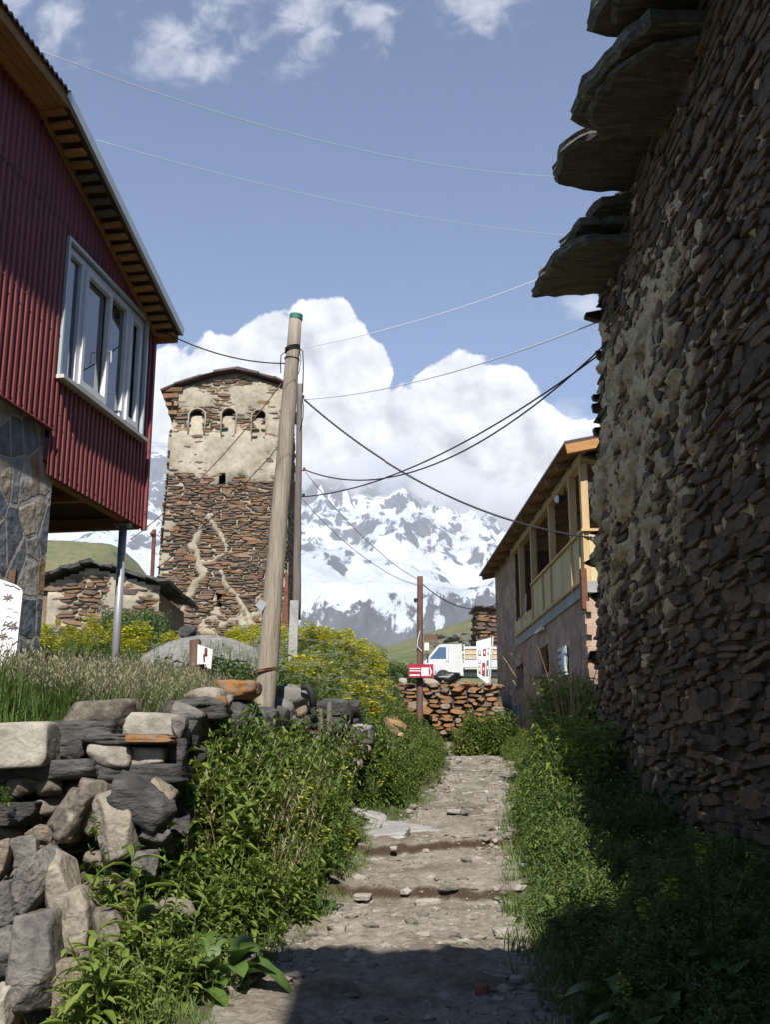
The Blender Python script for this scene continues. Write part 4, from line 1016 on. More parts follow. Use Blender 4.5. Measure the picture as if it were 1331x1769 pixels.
# ------------------------------------------------------------------ poles
def pole_thing(name, label, base, top, r0, r1, mt, extra=None):
    root = thing(name, label, 'pole', base); m = MB(); rg = random.Random(len(label)); n = 14
    pts = []; rs = []
    for i in range(n + 1):
        k = i / n; p = Vector(base).lerp(Vector(top), k); p.x += rg.uniform(-.006, .006); p.y += rg.uniform(-.006, .006)
        pts.append(p); rs.append((r0 + (r1 - r0) * k) * rg.uniform(.975, 1.025))
    m.tube(pts, rs, 18); m.build('shaft', M[mt], root, True)
    return root
NP0 = at(458, 1192, 11.6); NP1 = at(511, 546, 11.6)
def poles():
    d = (NP1 - NP0).normalized(); b = NP0 - d * .5
    root = pole_thing('utility_pole', 'thick pale wooden pole leaning right with green cap and black wire loops', b, NP1, .118, .076, 'pole')
    m = MB(); m.tube([NP1 - d * .05, NP1 + d * .012], .079, 18); m.build('cap', M['green_cap'], root)
    def ring(c, r, t=.006, turns=1.0, pitch=0, tilt=.0):
        return [c + Vector((math.cos(a) * r, math.sin(a) * r, pitch * a / 6.28 + tilt * math.cos(a))) for a in np.linspace(0, turns * 2 * math.pi, int(22 * turns))]
    m = MB(); c = at(505, 608, 11.6)
    m.tube(ring(c, .084, turns=3, pitch=.02, tilt=.015), .007, 6); m.tube(ring(c - d * .09, .085, tilt=-.01), .006, 6)
    m.tube([c + Vector((-.084, 0, 0)), c + Vector((-.13, -.02, -.05)), c + Vector((-.135, -.02, -.14)), c + Vector((-.13, 0, -.26))], .006, 6)
    m.tube([c + Vector((.07, -.04, .03)), c + Vector((.12, -.03, .0)), c + Vector((.13, -.02, -.2)), c + Vector((.125, 0, -.5))], .007, 6)
    m.tube([c + Vector((.084, 0, 0)), c + Vector((.10, -.02, -.1)), c + Vector((.085, -.02, -.24)), c + Vector((.05, .0, -.33))], .005, 6)
    m.build('wire_loops', M['black'], root, True)
    m = MB(); c = at(458, 1163, 11.6); m.tube(ring(c, .125, turns=2, pitch=.02, tilt=.02), .008, 6); m.build('wire_band', M['rust'], root, True)
    m = MB(); c = at(450, 1045, 11.52); m.box(c, (.1, .03, .09), Matrix.Rotation(.6, 3, 'Y'), .01); m.build('tin_tag', M['steel'], root)
    # second pole, further back
    Y = 21.0; b0 = at(506, 1100, Y); b1 = at(512, 1044, Y); t1 = at(518, 664, Y)
    root = pole_thing('utility_pole', 'thin grey wooden pole on a concrete stub behind the leaning pole', b1 - Vector((0, 0, .3)), t1, .085, .055, 'pole_grey')
    m = MB(); m.bar(at(506, 1125, Y) - Vector((0,.09,.5)), b1 + Vector((-.03, -.13, .05)), .17, .12, (0,1,0)); m.build('concrete_stub', M['concrete'], root)
    for (px, py) in ((523, 688), (525, 813), (524, 858)):
        m = MB(); c = at(px, py, Y); m.tube([c + Vector((-.09,0,0)), c + Vector((0,0,0)), c + Vector((.01,0,.03))], .012, 6); m.tube([c, c + Vector((.0,0,.06))], .028, 8); m.build('insulator', M['rust'] if py == 813 else M['black'], root)
    m = MB(); m.tube([at(519, 672, Y), at(523.5, 700, Y - .05), at(523, 722, Y - .05), at(517, 745, Y - .06)], .01, 6); m.build('cable_tail', M['black'], root, True)
    # third, brown, beyond the path end
    Y = 25.6; root = pole_thing('utility_pole', 'short dark brown pole behind the red arrow sign at the path end', at(726, 1225, Y) - Vector((0,0,.4)), at(727, 996, Y), .083, .070, 'pole_dark')
    m = MB(); m.tube([at(727,1090,Y-.1), at(723,1105,Y-.11), at(722,1117,Y-.11), at(730,1125,Y-.1)], .012, 6); m.build('cable_tail', M['wire_pale'], root)
    m = MB(); m.box(at(720, 1037, Y), (.09,.07,.09), None, .01); m.build('bracket', M['black'], root)
    # rusty pipes at the tower
    m = MB(); m.tube([at(258, 1092, 37), at(266, 915, 37)], .07, 10); m.tube([at(266, 925, 37), at(262, 920, 36.9)], .1, 8); o = m.build('rusty_pipe', M['rust']); tag(o, 'rusty upright pipe beside the left edge of the stone tower', 'pipe')
    m = MB(); a, b, c, e = at(483, 1098, 34), at(497, 1098, 34), at(497, 1000, 34), at(494, 985, 34); m.prism([a, b, c, e], (0, .3, 0)); o = m.build('rusty_sheet_post', M['rust']); tag(o, 'rusty brown sheet post partly behind the leaning pole', 'post')
poles()

# ------------------------------------------------------------------ cables: sagging between real end points
def cable(name, label, a, b, sag, r, mt, n=28, twist=0, group=None):
    a, b = Vector(a), Vector(b); pts = []
    for i in range(n + 1):
        t = i / n; p = a.lerp(b, t); p.z -= sag * 4 * t * (1 - t); pts.append(p)
    m = MB()
    if twist:
        N_ = n * 8
        for ph in (0, math.pi):
            q = []
            for i in range(N_ + 1):
                t = i / N_; p = a.lerp(b, t); p.z -= sag * 4 * t * (1 - t); ang = ph + t * twist * 6.283
                q.append(p + Vector((math.cos(ang) * r * .8, 0, math.sin(ang) * r * .8)))
            m.tube(q, r * .75, 5)
    else: m.tube(pts, r, 5)
    o = m.build(name, M[mt], None, True); return tag(o, label, 'cable', group or 'overhead cables')
P2 = 21.0
cable('overhead_wire', 'upper thin pale wire from the red roof across the sky to the dark eave', rp(-1.4, 7.47, .35), at(985, 306, 11.3), .26, .0035, 'wire_pale')
cable('overhead_wire', 'lower thin pale wire from the red roof across the sky to the dark eave', rp(-.35, 7.3, .37), at(1000, 408, 12.6), .16, .0035, 'wire_pale')
cable('power_cable', 'black cable from the red house eave corner to the leaning pole', rp(1.95, 6.42, .12), at(492, 628, 11.6), .10, .008, 'black')
cable('overhead_wire', 'pale wire rising from the leaning pole top to the dark eave', at(516, 603, 11.6), at(960, 470, 12.95), .10, .005, 'wire_pale')
cable('overhead_wire', 'grey wire from the thin grey pole rising gently to the dark wall corner', at(526, 690, P2), at(1045, 552, 13.0), .22, .010, 'wire_pale')
cable('power_cable', 'thick black twisted cable sagging from thin grey pole to the timber balcony', at(525, 690, P2), at(1060, 932, 18.7), .62, .017, 'black', twist=60)
cable('power_cable', 'upper dark cable running from red insulator up to the dark wall', at(527, 812, P2), at(1052, 590, 13.2), .85, .013, 'black')
cable('power_cable', 'lower dark cable running from black insulator up to the dark wall', at(526, 858, P2), at(1052, 601, 13.2), .42, .013, 'black')
cable('overhead_wire', 'thin grey wire falling from red insulator across the snowy mountain', at(527, 815, P2), at(727, 1003, 25.6), .25, .008, 'steel')
cable('overhead_wire', 'thin grey wire falling from black insulator across the snowy mountain', at(522, 862, P2), at(727, 1012, 25.6), .3, .008, 'steel')
cable('power_cable', 'dark cable from the short brown pole to the block house corner', at(732, 1010, 25.6), at(862, 1042, 31.0), .35, .013, 'black')
cable('power_cable', 'upper brown cable slung across the plastered face of the tower', at(486, 662, 40.8), at(225, 932, 40.8), .5, .022, 'rust')
cable('guy_wire', 'straight brown guy wire in front of the lower tower face', at(476, 918, 30), at(358, 1062, 36), .0, .016, 'dry')

# ------------------------------------------------------------------ small stone house behind the red one
def small_house():
    Y = 34.0; l, r, pk, er = at(78, 1100, Y), at(272, 1100, Y), at(158, 972, Y), at(268, 1005, Y); el = at(74, 1000, Y)
    root = thing('stone_hut', 'low stone hut with dark slate gable behind the grey steel post', 'hut', ((l.x + r.x)/2, Y + 2, l.z))
    O = Vector((l.x, Y, l.z - 1.2)); W = r.x - l.x
    gz = lambda u: np.interp(u, [0, pk.x - l.x, er.x - l.x], [el.z, pk.z, er.z]) - O.z - .25
    H = pk.z - O.z
    sheet('daub', O, (1,0,0), (0,0,1), (0,-1,0), W, H, .09, lambda u, v: -.04 + .12 * sstep(fbm2(u, v, .9, 4, 51), .54, .66) + (fbm2(u, v, 4, 3, 52) - .5) * .1, M['tower_plaster'], root, lambda u, v: v < gz(u) + .1)
    masonry(O, (1,0,0), (0,0,1), (0,-1,0), W, H, (.25, .75), (.08, .17), (.01, .1), lambda u, v, w, h: v < gz(u), seed=21).build('wall', M['tower_stone'], root)
    c = MB(); c.prism([Vector((l.x, Y + .08, O.z)), Vector((r.x, Y + .08, O.z)), er + Vector((0,.08,-.25)), pk + Vector((0,.08,-.25)), el + Vector((0,.08,-.25))], (0, 5, 0)); c.build('core', M['tower_stone'], root)
    ro = MB(); rg = random.Random(8)
    for (a, b) in ((el + Vector((-.5,0,-.15)), pk), (pk, er + Vector((.5,0,-.1)))):
        for row in range(5):
            n = 7
            for i in range(n):
                p = a.lerp(b, i / n); q = a.lerp(b, (i + 1.15) / n); p.y = q.y = Y - .35 + row * 1.05 + .5 + rg.uniform(-.08, .08)
                ro.bar(p + Vector((0,0,rg.uniform(-.03,.06))), q + Vector((0,0,rg.uniform(-.03,.06))), 1.15, .09, jit=.04)
    ro.build('roof', M['black_rock'], root)
small_house()
def ruin():
    Y = 52.0; root = thing('stone_hut', 'dark little stone hut on the green slope beside the block house', 'hut', at(850, 1100, Y))
    a, b = at(828, 1112, Y), at(905, 1112, Y); O = Vector((a.x, Y, a.z - .5)); W = b.x - a.x; H = at(828, 1050, Y).z - O.z
    masonry(O, (1,0,0), (0,0,1), (0,-1,0), W, H, (.3, .8), (.12, .25), (.02, .16), seed=23).build('wall', M['tower_stone'], root)
    masonry(O + Vector((0,3,0)), (0,-1,0), (0,0,1), (-1,0,0), 3, H, (.3, .8), (.12, .25), (.02, .16), seed=24).build('side_wall', M['tower_stone'], root)
    c = MB(); c.box((O.x + W/2 + .03, Y + 1.53, O.z + H/2), (W, 3, H)); c.build('core', M['dark_wood'], root)
    r = MB(); rg = random.Random(2)
    for i in range(6): r.box((O.x - .2 + (i + .5) * (W + .3)/6, Y + 1.4, O.z + H + .05 + rg.uniform(0,.05)), ((W+.4)/6, 3.4, .1), rot_xyz(.05, .02, 0), .03)
    r.build('roof', M['roof_red'], root)
    for (x0, x1, y) in ((812, 905, 1105), (806, 880, 1113)):
        pass
ruin()

# ------------------------------------------------------------------ truck
def truck():
    Y = 44.0; p = at(731, 1180, Y); g0 = p.z - .12; X0 = p.x; S = 1.0
    root = thing('pickup_truck', 'white flatbed truck with tan plank sides parked behind the stone wall', 'truck', (X0 + 2.3, Y + .85, g0))
    def q(x, z, y=0): return Vector((X0 + x, Y + y, g0 + z))
    b = MB(); prof = [(.0,.42),(.0,.95),(.16,1.08),(.62,1.62),(.78,1.70),(1.62,1.70),(1.68,.42)]
    b.prism([q(x, z) for x, z in prof], (0, 1.65, 0)); b.build('cab', M['white'], root)
    w = MB(); w.add([q(.30,1.10,-.006), q(.98,1.10,-.006), q(.98,1.58,-.006), q(.70,1.58,-.006)], [(0,1,2,3)]); w.build('side_window', M['glass'], root)
    w = MB(); w.add([q(.165,1.09,.1) + Vector((-.008,0,.005)), q(.615,1.615,.1) + Vector((-.008,0,.005)), q(.615,1.615,1.55) + Vector((-.008,0,.005)), q(.165,1.09,1.55) + Vector((-.008,0,.005))], [(0,1,2,3)]); w.build('windscreen', M['glass'], root)
    dl = MB(); dl.bar(q(1.08,1.02,-.008), q(1.08,1.62,-.008), .01, .02, (1,0,0)); dl.bar(q(.95,1.0,-.008), q(1.1,1.0,-.008), .012, .03); dl.build('door_seam', M['steel'], root)
    mi = MB(); mi.box(q(.22,1.2,-.12), (.06,.12,.2)); mi.build('mirror', M['black'], root)
    hl = MB(); hl.box(q(.0,.72,.25), (.05,.22,.14)); hl.build('headlight', M['flashing'], root); hl = MB(); hl.box(q(.0,.72,1.4), (.05,.22,.14)); hl.build('headlight', M['flashing'], root)
    ch = MB(); ch.box(q(2.6,.5,.82), (5.0,.9,.16)); ch.box(q(-.03,.45,.82), (.12,1.6,.18)); ch.build('chassis', M['steel'], root)
    bed = MB(); bed.box(q(3.35,.72,.82), (3.3,1.75,.08)); bed.box(q(3.35,.93,-.06), (3.3,.03,.36)); bed.box(q(3.35,.93,1.70), (3.3,.03,.36)); bed.box(q(4.99,.93,.82), (.03,1.75,.36)); bed.build('bed', M['white'], root)
    for z in (1.22, 1.40, 1.55):
        for yy in (-.07, 1.7): pl = MB(); pl.bar(q(1.75,z,yy), q(4.98,z,yy), .02, .11); pl.build('side_plank', M['pine' if z < 1.5 else 'white'], root)
    rk = MB()
    for x in (1.72, 2.52, 2.56, 3.35, 4.15, 4.96):
        rk.bar(q(x,.75,-.09), q(x,1.66,-.09), .035, .045, (1,0,0))
    rk.bar(q(1.72,1.31,-.1), q(4.96,1.31,-.1), .02, .04); rk.bar(q(1.72,1.12,-.1), q(4.96,1.12,-.1), .03, .05)
    for x in (1.72,): rk.bar(q(x,1.66,-.09), q(x,1.66,1.7), .05, .05); rk.bar(q(x,1.3,-.09), q(x,1.3,1.7), .04, .04)
    rk.build('rack', M['white'], root)
    for x in (.85, 3.9):
        for y in (.08, 1.5):
            t = MB(); t.tube([q(x,.33,y-.1), q(x,.33,y+.12)], .33, 20); wh = t.build('wheel', M['rubber'], root)
            t = MB(); t.tube([q(x,.33,y-.115), q(x,.33,y-.105)], .19, 16); t.build('rim', M['steel'], wh)
truck()

# ------------------------------------------------------------------ signs and banner
def text_part(name, s, size, loc, rot, m, parent):
    c = bpy.data.curves.new(name, 'FONT'); c.body = s; c.size = size; c.extrude = .001; c.align_x = 'CENTER'; c.align_y = 'CENTER'
    o = bpy.data.objects.new(name, c); COL.objects.link(o); o.location = loc; o.rotation_euler = rot; c.materials.append(m); adopt(o, parent); return o
def signs():
    Y = 25.35; c = at(728.5, 1159, Y); root = thing('arrow_sign', 'crimson direction sign with white text bars and a right arrow on the brown pole', 'sign', c)
    w = at(750, 1159, Y).x - at(707, 1159, Y).x; h = at(728, 1148, Y).z - at(728, 1171, Y).z
    m = MB(); m.box(c, (w, .03, h)); m.build('board', M['red_sign'], root)
    m = MB()
    for dz, l in ((.055,.25), (.0,.26), (-.10,.24)): m.bar(c + Vector((-w*.46,-.018,dz)), c + Vector((-w*.46+l,-.018,dz)), .004, .022 if dz > -.05 else .03)
    m.build('text_bar', M['paper'], root)
    m = MB(); m.box(c + Vector((w*.16,-.018,-.02)), (.17, .004, .19)); m.build('pictogram', M['paper'], root)
    m = MB(); x = w*.36; m.add([c + Vector((x,-.018,.1)), c + Vector((x+.05,-.018,-.02)), c + Vector((x,-.018,-.13)), c + Vector((x-.012,-.018,-.13)), c + Vector((x+.015,-.018,-.02)), c + Vector((x-.012,-.018,.1))], [(0,1,4,5),(1,2,3,4)]); m.build('arrow', M['paper'], root)
    # feather banner
    Y = 27.6; root = thing('banner', 'white upright banner with red and grey pictograms at the block house', 'banner', at(838, 1175, Y))
    a, b, cc, d = at(824, 1108, Y), at(850, 1101, Y), at(845, 1182, Y), at(826, 1168, Y)
    m = MB(); n = 8
    V = [a.lerp(d, i/n) + Vector((0, .02*math.sin(i), 0)) for i in range(n+1)] + [b.lerp(cc, i/n) + Vector((0, .02*math.sin(i+1), 0)) for i in range(n+1)]
    m.add(V + [v + Vector((0,.006,0)) for v in V], [(i, n+1+i, n+2+i, i+1) for i in range(n)] + [(2*n+2+i, 2*n+3+i, 3*n+4+i, 3*n+3+i) for i in range(n)]); m.build('cloth', M['paper'], root, True)
    def uv(u, v): return a.lerp(b, u).lerp(d.lerp(cc, u), v) + Vector((0, -.028, 0))
    for (u0, v0, u1, v1, mt) in ((.45,.24,.68,.40,'red_sign'), (.1,.26,.34,.39,'steel'), (.76,.22,.92,.36,'steel'), (.40,.58,.66,.86,'red_sign'), (.1,.52,.3,.62,'steel'), (.1,.68,.3,.86,'steel'), (.74,.5,.92,.82,'grey_paint')):
        m = MB(); m.add([uv(u0,v0), uv(u1,v0), uv(u1,v1), uv(u0,v1)], [(0,1,2,3)]); m.build('pictogram', M[mt], root)
        m = MB(); mu, mv = (u0+u1)/2, (v0+v1)/2; m.add([uv(mu-.05,mv-.03)+Vector((0,-.004,0)), uv(mu+.05,mv-.03)+Vector((0,-.004,0)), uv(mu+.04,mv+.04)+Vector((0,-.004,0)), uv(mu-.04,mv+.04)+Vector((0,-.004,0))], [(0,1,2,3)]); m.build('symbol', M['paper'], root)
    m = MB(); m.tube([at(846, 1195, Y) , at(853, 1100, Y)], .022, 8); m.build('staff', M['white'], root)
    # brown board beside the pole
    Y = 46; root = thing('notice_board', 'small brown board with a white plate standing left of the truck cab', 'sign', at(745, 1140, Y))
    m = MB(); m.box(at(746, 1101, Y), (.55,.05,.28), None, .02); m.box(at(748, 1111, Y - .02), (.42,.05,.14)); m.build('board', M['pole_dark'], root)
    m = MB(); m.box(at(738.5, 1117, Y - .05), (.19,.03,.33)); m.build('plate', M['paper'], root)
    m = MB(); m.bar(at(738, 1150, Y), at(738, 1094, Y), .06, .06, (1,0,0)); m.bar(at(755, 1150, Y), at(755, 1094, Y), .06, .06, (1,0,0)); m.build('post', M['pole_dark'], root)
    # white leaning board at the left edge
    root = thing('white_signboard', 'tall white rounded board with faded flowers leaning against the stone clad base', 'sign', at(15, 1150, 8.05))
    Y = 8.0; a, b, cc, d = at(-40, 985, Y), at(34, 1012, Y), at(25, 1152, Y), at(-48, 1152, Y)
    P = [a, a.lerp(b, .8)]
    for k in range(1, 5): P.append(a.lerp(b, .8 + .2 * math.sin(k/5*1.57)).lerp(b.lerp(cc, .1), 1 - math.cos(k/5*1.57)))
    P += [b.lerp(cc, .12), cc, d]
    m = MB(); m.prism([p + Vector((0,.12*((p.z-cc.z)),0)) for p in P], (0, .03, 0)); m.build('board', M['paper'], root)
    def at2(px, py): p = at(px, py, Y); p.y += .12*(p.z-cc.z) - .006; return p
    m = MB(); rg = random.Random(4)
    for (px, py) in ((9, 1030), (19, 1082), (2, 1098)):
        c = at2(px, py); m = MB()
        for k in range(7):
            t = k * .9; m.tube([c + Vector((math.cos(t)*.012,0,math.sin(t)*.012)), c + Vector((math.cos(t)*.042,-.002,math.sin(t)*.034))], [.006,.003], 4, 1)
        m.tube([c + Vector((0,.002,0)), c + Vector((0,-.006,0))], .012, 8, 0); m.build('drawn_flower', [M['olive_paint'], M['steel']], root)
    m = MB()
    pp = [at2(1, 1004), at2(4, 1008), at2(8, 1007), at2(12, 1010), at2(17, 1009), at2(23, 1013), at2(29, 1016)]
    m.tube(pp, .0035, 4, 2)
    for (x0, y0) in ((8, 1050), (18, 1056), (6, 1064)): m.tube([at2(x0, y0), at2(x0 + 5, y0 - 1), at2(x0 + 10, y0 + 1)], .0022, 4, 1)
    for k in range(16):
        x, y = rg.uniform(-2, 22), rg.uniform(1072, 1145); m.tube([at2(x, y), at2(x + rg.uniform(3, 9), y - rg.uniform(1, 8)), at2(x + rg.uniform(6, 12), y - rg.uniform(0, 4))], [.004, .003, .001], 4, 2)
    m.build('drawn_line', [M['olive_paint'], M['steel'], M['grey_paint']], root)
    m = MB(); p = at(0, 1150, Y + .12); m.bar(p - Vector((0,0,.4)), p + Vector((0,.12,.75)), .05, .05, (1,0,0)); m.build('prop', M['dark_wood'], root)
    # plate on two weathered posts
    Y = 13.0; root = thing('post_sign', 'white torn plate nailed to dark wooden posts in front of the grey boulder', 'sign', at(348, 1190, Y))
    m = MB(); m.bar(at(335, 1225, Y), at(337, 1106, Y), .12, .13, (1,0,0), jit=.008); m.build('post', M['pole_dark'], root)
    m = MB(); m.bar(at(352, 1225, Y + .02), at(352, 1140, Y + .02), .09, .1, (1,0,0), jit=.008); m.build('post', M['pole_dark'], root)
    m = MB(); c = at(354, 1134, Y - .07)
    P = [at(341,1113,Y-.09), at(367,1122,Y-.07), at(364,1156,Y-.07), at(353,1152,Y-.08), at(353,1147,Y-.08), at(340,1148,Y-.09)]
    m.prism(P, (0,.012,0)); m.build('plate', M['paper'], root)
    m = MB(); m.box(at(355, 1125, Y - .1), (.03,.01,.08), None, .006); m.box(at(352, 1136, Y - .1), (.02,.01,.07), None, .004); m.build('rust_stain', M['rust'], root)
signs()
# ------------------------------------------------------------------ rocks: retaining wall on the left
def rock_at(name, x0, y0, x1, y1, Y, mt, parent, seed, thick=None, tilt=0.0, **k):
    """a stone whose seen width and height are those of the box, standing at depth Y"""
    a, b = at(x0, y1, Y), at(x1, y0, Y); w = (b.x - a.x) * 1.12; h = (b.z - a.z) * 1.12
    c = Vector(((a.x + b.x) / 2, Y + (thick or min(w, .6)) * .35, (a.z + b.z) / 2))
    kk = dict(p=20, boxy=.32, rough=.11, sub=4, planes=12); kk.update(k)
    V, Fc = rock((w, thick or min(max(w * .8, h), .8), h), seed, rot=Matrix.Rotation(tilt, 3, 'Y'), **kk)
    return link_mesh(name, (V + np.array(c)).tolist(), Fc, M[mt], None, parent, True)
M['tan_light'] = mat('reddish_slab_rock', [(.13,.105,.08), (.25,.215,.17), (.31,.275,.225), (.27,.25,.22)], scale=3.0, bump=.8, bscale=12, fine=.35, bdist=.04, rough=.9)
M['crust_rock'] = mat('lichen_crusted_rock', [(.045,.04,.034), (.20,.175,.14), (.09,.077,.063), (.29,.26,.21)], scale=8, bump=.8, bscale=20, rough=.9)
def left_wall():
    root = thing('dry_stone_wall', 'dry stone retaining wall of tumbled boulders and dark slabs left of the path', 'wall', (-2.2, 6.8, .5))
    S = [  # x0 y0 x1 y1 depth material seed opts
     (25,1315,154,1346, 6.62,'black_rock',2,dict(boxy=.8, layer=.04, tilt=-.06)), (-60,1325,60,1352,6.7,'black_rock',3,dict(boxy=.8)),
     (151,1321,302,1353, 6.72,'black_rock',4,dict(boxy=1.0, layer=.02)), (85,1266,149,1313, 6.75,'black_rock',5,dict(rough=.22, p=9)),
     (82,1246,190,1272, 6.85,'black_rock',6,dict(boxy=.8, layer=.05)), (149,1268,289,1285, 6.7,'black_rock',7,dict(boxy=.9, layer=.05)),
     (148,1285,224,1322, 6.68,'pale_rock',8,dict(boxy=.5, rough=.07)), (214,1290,281,1322, 6.72,'pale_rock',9,dict(boxy=.8, rough=.06)),
     (276,1278,318,1330, 6.85,'black_rock',10,dict(layer=.06)), (296,1240,322,1276, 7.0,'grey_rock',11,dict()),
     (-50,1386,62,1428, 6.55,'black_rock',12,dict(boxy=.8, layer=.05)), (-40,1352,70,1388,7.0,'black_rock',13,dict(boxy=.6)), (60,1346,170,1400,7.05,'black_rock',14,dict()),
     (86,1358,150,1458, 6.5,'crust_rock',15,dict(tilt=.25, rough=.16)), (140,1352,190,1440, 6.6,'crust_rock',16,dict(rough=.14)), (160,1362,240,1492, 6.45,'tan_light',17,dict(tilt=-.2, boxy=.4, rough=.04, p=20)),
     (188,1354,292,1420, 6.35,'black_rock',18,dict(tilt=.5, layer=.07, rough=.1)), (244,1354,292,1412, 6.5,'tan_rock',19,dict(tilt=.5)),
     (40,1426,88,1460, 6.4,'tan_rock',20,dict()), (0,1446,62,1500, 6.3,'grey_rock',21,dict(rough=.1)), (236,1426,290,1457, 6.4,'grey_rock',22,dict(p=7)),
     (-30,1448,17,1526, 6.25,'tan_rock',23,dict()), (16,1470,94,1578, 6.15,'grey_rock',24,dict(tilt=.3, rough=.09, p=22)), (68,1462,132,1586, 6.25,'tan_light',25,dict(p=7, tilt=-.3, rough=.03)),
     (92,1532,162,1648, 6.15,'tan_light',26,dict(p=8, tilt=-.25, rough=.03)), (-10,1522,34,1602, 6.1,'grey_rock',27,dict()), (14,1574,112,1740, 5.95,'grey_rock',28,dict(p=10, rough=.05)),
     (-30,1600,30,1690, 6.0,'grey_rock',29,dict()), (156,1574,216,1652, 6.15,'crust_rock',30,dict(rough=.12)), (128,1646,164,1692, 6.05,'crust_rock',31,dict()),
     (-30,1700,32,1800, 5.85,'pale_rock',32,dict(tilt=.3)), (92,1656,146,1754, 5.95,'tan_rock',33,dict()), (222,1468,272,1516, 6.3,'grey_rock',34,dict()),
     (170,1496,212,1578, 6.45,'crust_rock',35,dict()), (96,1440,180,1520, 6.75,'black_rock',36,dict()), (200,1480,260,1580,6.7,'black_rock',37,dict()), (20,1560,110,1600,6.5,'black_rock',38,dict()),
     (30,1690,120,1800,6.2,'black_rock',39,dict()), (130,1680,220,1790,6.3,'black_rock',40,dict()), (150,1640,240,1720,6.5,'crust_rock',41,dict()), (210,1560,300,1660,6.7,'black_rock',42,dict()),
     (240,1500,330,1600,6.9,'crust_rock',43,dict()), (270,1405,330,1500,7.0,'black_rock',44,dict())]
    for x0, y0, x1, y1, Y, mt, sd, o in S:
        if y0 > 1355: o = dict(dict(p=44, boxy=.22, rough=.08, planes=14, sub=5), **dict({k_: v_ for k_, v_ in o.items() if k_ != 'p'}, tilt=o.get('tilt', 0) + random.Random(sd).uniform(-.2, .2))); ww, hh = (x1 - x0) * .05, (y1 - y0) * .05; x0, x1, y0, y1 = x0 + ww, x1 - ww, y0 + hh, y1 - hh
        rock_at('stone', x0, y0, x1, y1, Y, mt, root, sd, **o)
    # dark earth and rubble core behind the facing
    c = MB(); rg = random.Random(12)
    for i in range(90):
        u = rg.random(); x = -4.4 + 3.0 * u; Y = 6.95 + .5 * u + rg.uniform(-.1, .15); z = .2 + rg.random() * 1.4
        add_rock(c, (x, Y, z), (rg.uniform(.25,.5), .4, rg.uniform(.15,.32)), 100 + i, sub=2)
    fl = MB()
    for i in range(110):
        px, py = rg.uniform(-20, 300), rg.uniform(1350, 1769); Y = 6.75 - max(0, py - 1400) * .0016 + rg.uniform(-.05, .2); s_ = rg.uniform(.06, .17)
        add_rock(fl, at(px, py, Y), (s_ * rg.uniform(1, 2.2), s_ * 1.3, s_ * rg.uniform(.45, 1)), 2000 + i, sub=3, p=22, boxy=.5, layer=.03, rot=rot_xyz(rg.uniform(-.4,.4), rg.uniform(-.4,.4), rg.uniform(-1,1)))
    fl.build('rubble_infill', M['crust_rock'], root, True)
    # run of wall B along the path to the pile
    y = 7.2
    while y < 14.2:
        zt = np.interp(y, ZLY, ZL); zb = ground_z(xwall(y) + .25, y); z = zb - .1
        while z < zt - .02:
            h = rg.uniform(.1, .24); add_rock(c, (xwall(y) - .1 + rg.uniform(-.08, .08), y + rg.uniform(-.1,.1), z + h/2), (rg.uniform(.3,.5), rg.uniform(.3,.6), h*1.25), rg.randrange(9999), sub=2, boxy=.5); z += h
        y += rg.uniform(.3, .42)
    c.build('rubble_core', M['black_rock'], root, False)
    # loose stones lying on the wall
    def loose(name, label, cat, *a, **k):
        o = rock_at(name, *a[:6], None, a[6], **k); return tag(o, label, cat, 'loose stones on the retaining wall')
    loose('stone_block', 'pale squared block with two cracks on the near left wall', 'stone', -60,1249,84,1328, 6.55,'pale_rock',50, boxy=1.0, rough=.015, p=40, tilt=-.05, thick=.35, sub=5)
    loose('tan_stone', 'brown and tan peaked stone sitting on top of the near left wall', 'stone', 100,1212,224,1272, 6.95,'crust_rock',51, rough=.12)
    loose('split_stone', 'white and orange squared stone right of the peaked stone on the wall', 'stone', 210,1233,300,1276, 7.0,'pale_rock',52, boxy=.9, rough=.05)
    loose('lichen_slab', 'thin slab edged with orange lichen under the squared stone', 'stone', 215,1269,292,1283, 6.62,'orange_rock',53, boxy=.9)
    loose('round_boulder', 'smooth grey rounded boulder on the wall below the post sign', 'stone', 312,1183,386,1224, 8.6,'tan_light',54, p=5, rough=.02, thick=.4)
    loose('dark_slab', 'black layered slab under the rounded grey boulder', 'stone', 268,1205,384,1246, 8.4,'black_rock',55, layer=.07, tilt=-.1, thick=.5)
    loose('dark_slab', 'small grey pointed slab leaning at the left of the black layered slab', 'stone', 292,1218,346,1250, 8.1,'grey_rock',56, tilt=.4)
    loose('lichen_stone', 'orange lichen stone right of the rounded grey boulder', 'stone', 346,1204,392,1228, 8.5,'orange_rock',57, rough=.14)
    loose('lichen_stone', 'big orange lichen stone at the foot of the leaning pole', 'stone', 366,1176,440,1208, 10.6,'orange_rock',58, rough=.15, boxy=.4)
    loose('grey_stone', 'grey stone between the rounded boulder and the orange stone', 'stone', 372,1200,400,1224, 9.2,'grey_rock',59)
    # stone pile right of the pole
    pl = thing('stone_pile', 'heap of grey boulders and rubble right of the leaning pole base', 'stone pile', (-1.0, 12.6, 2.0))
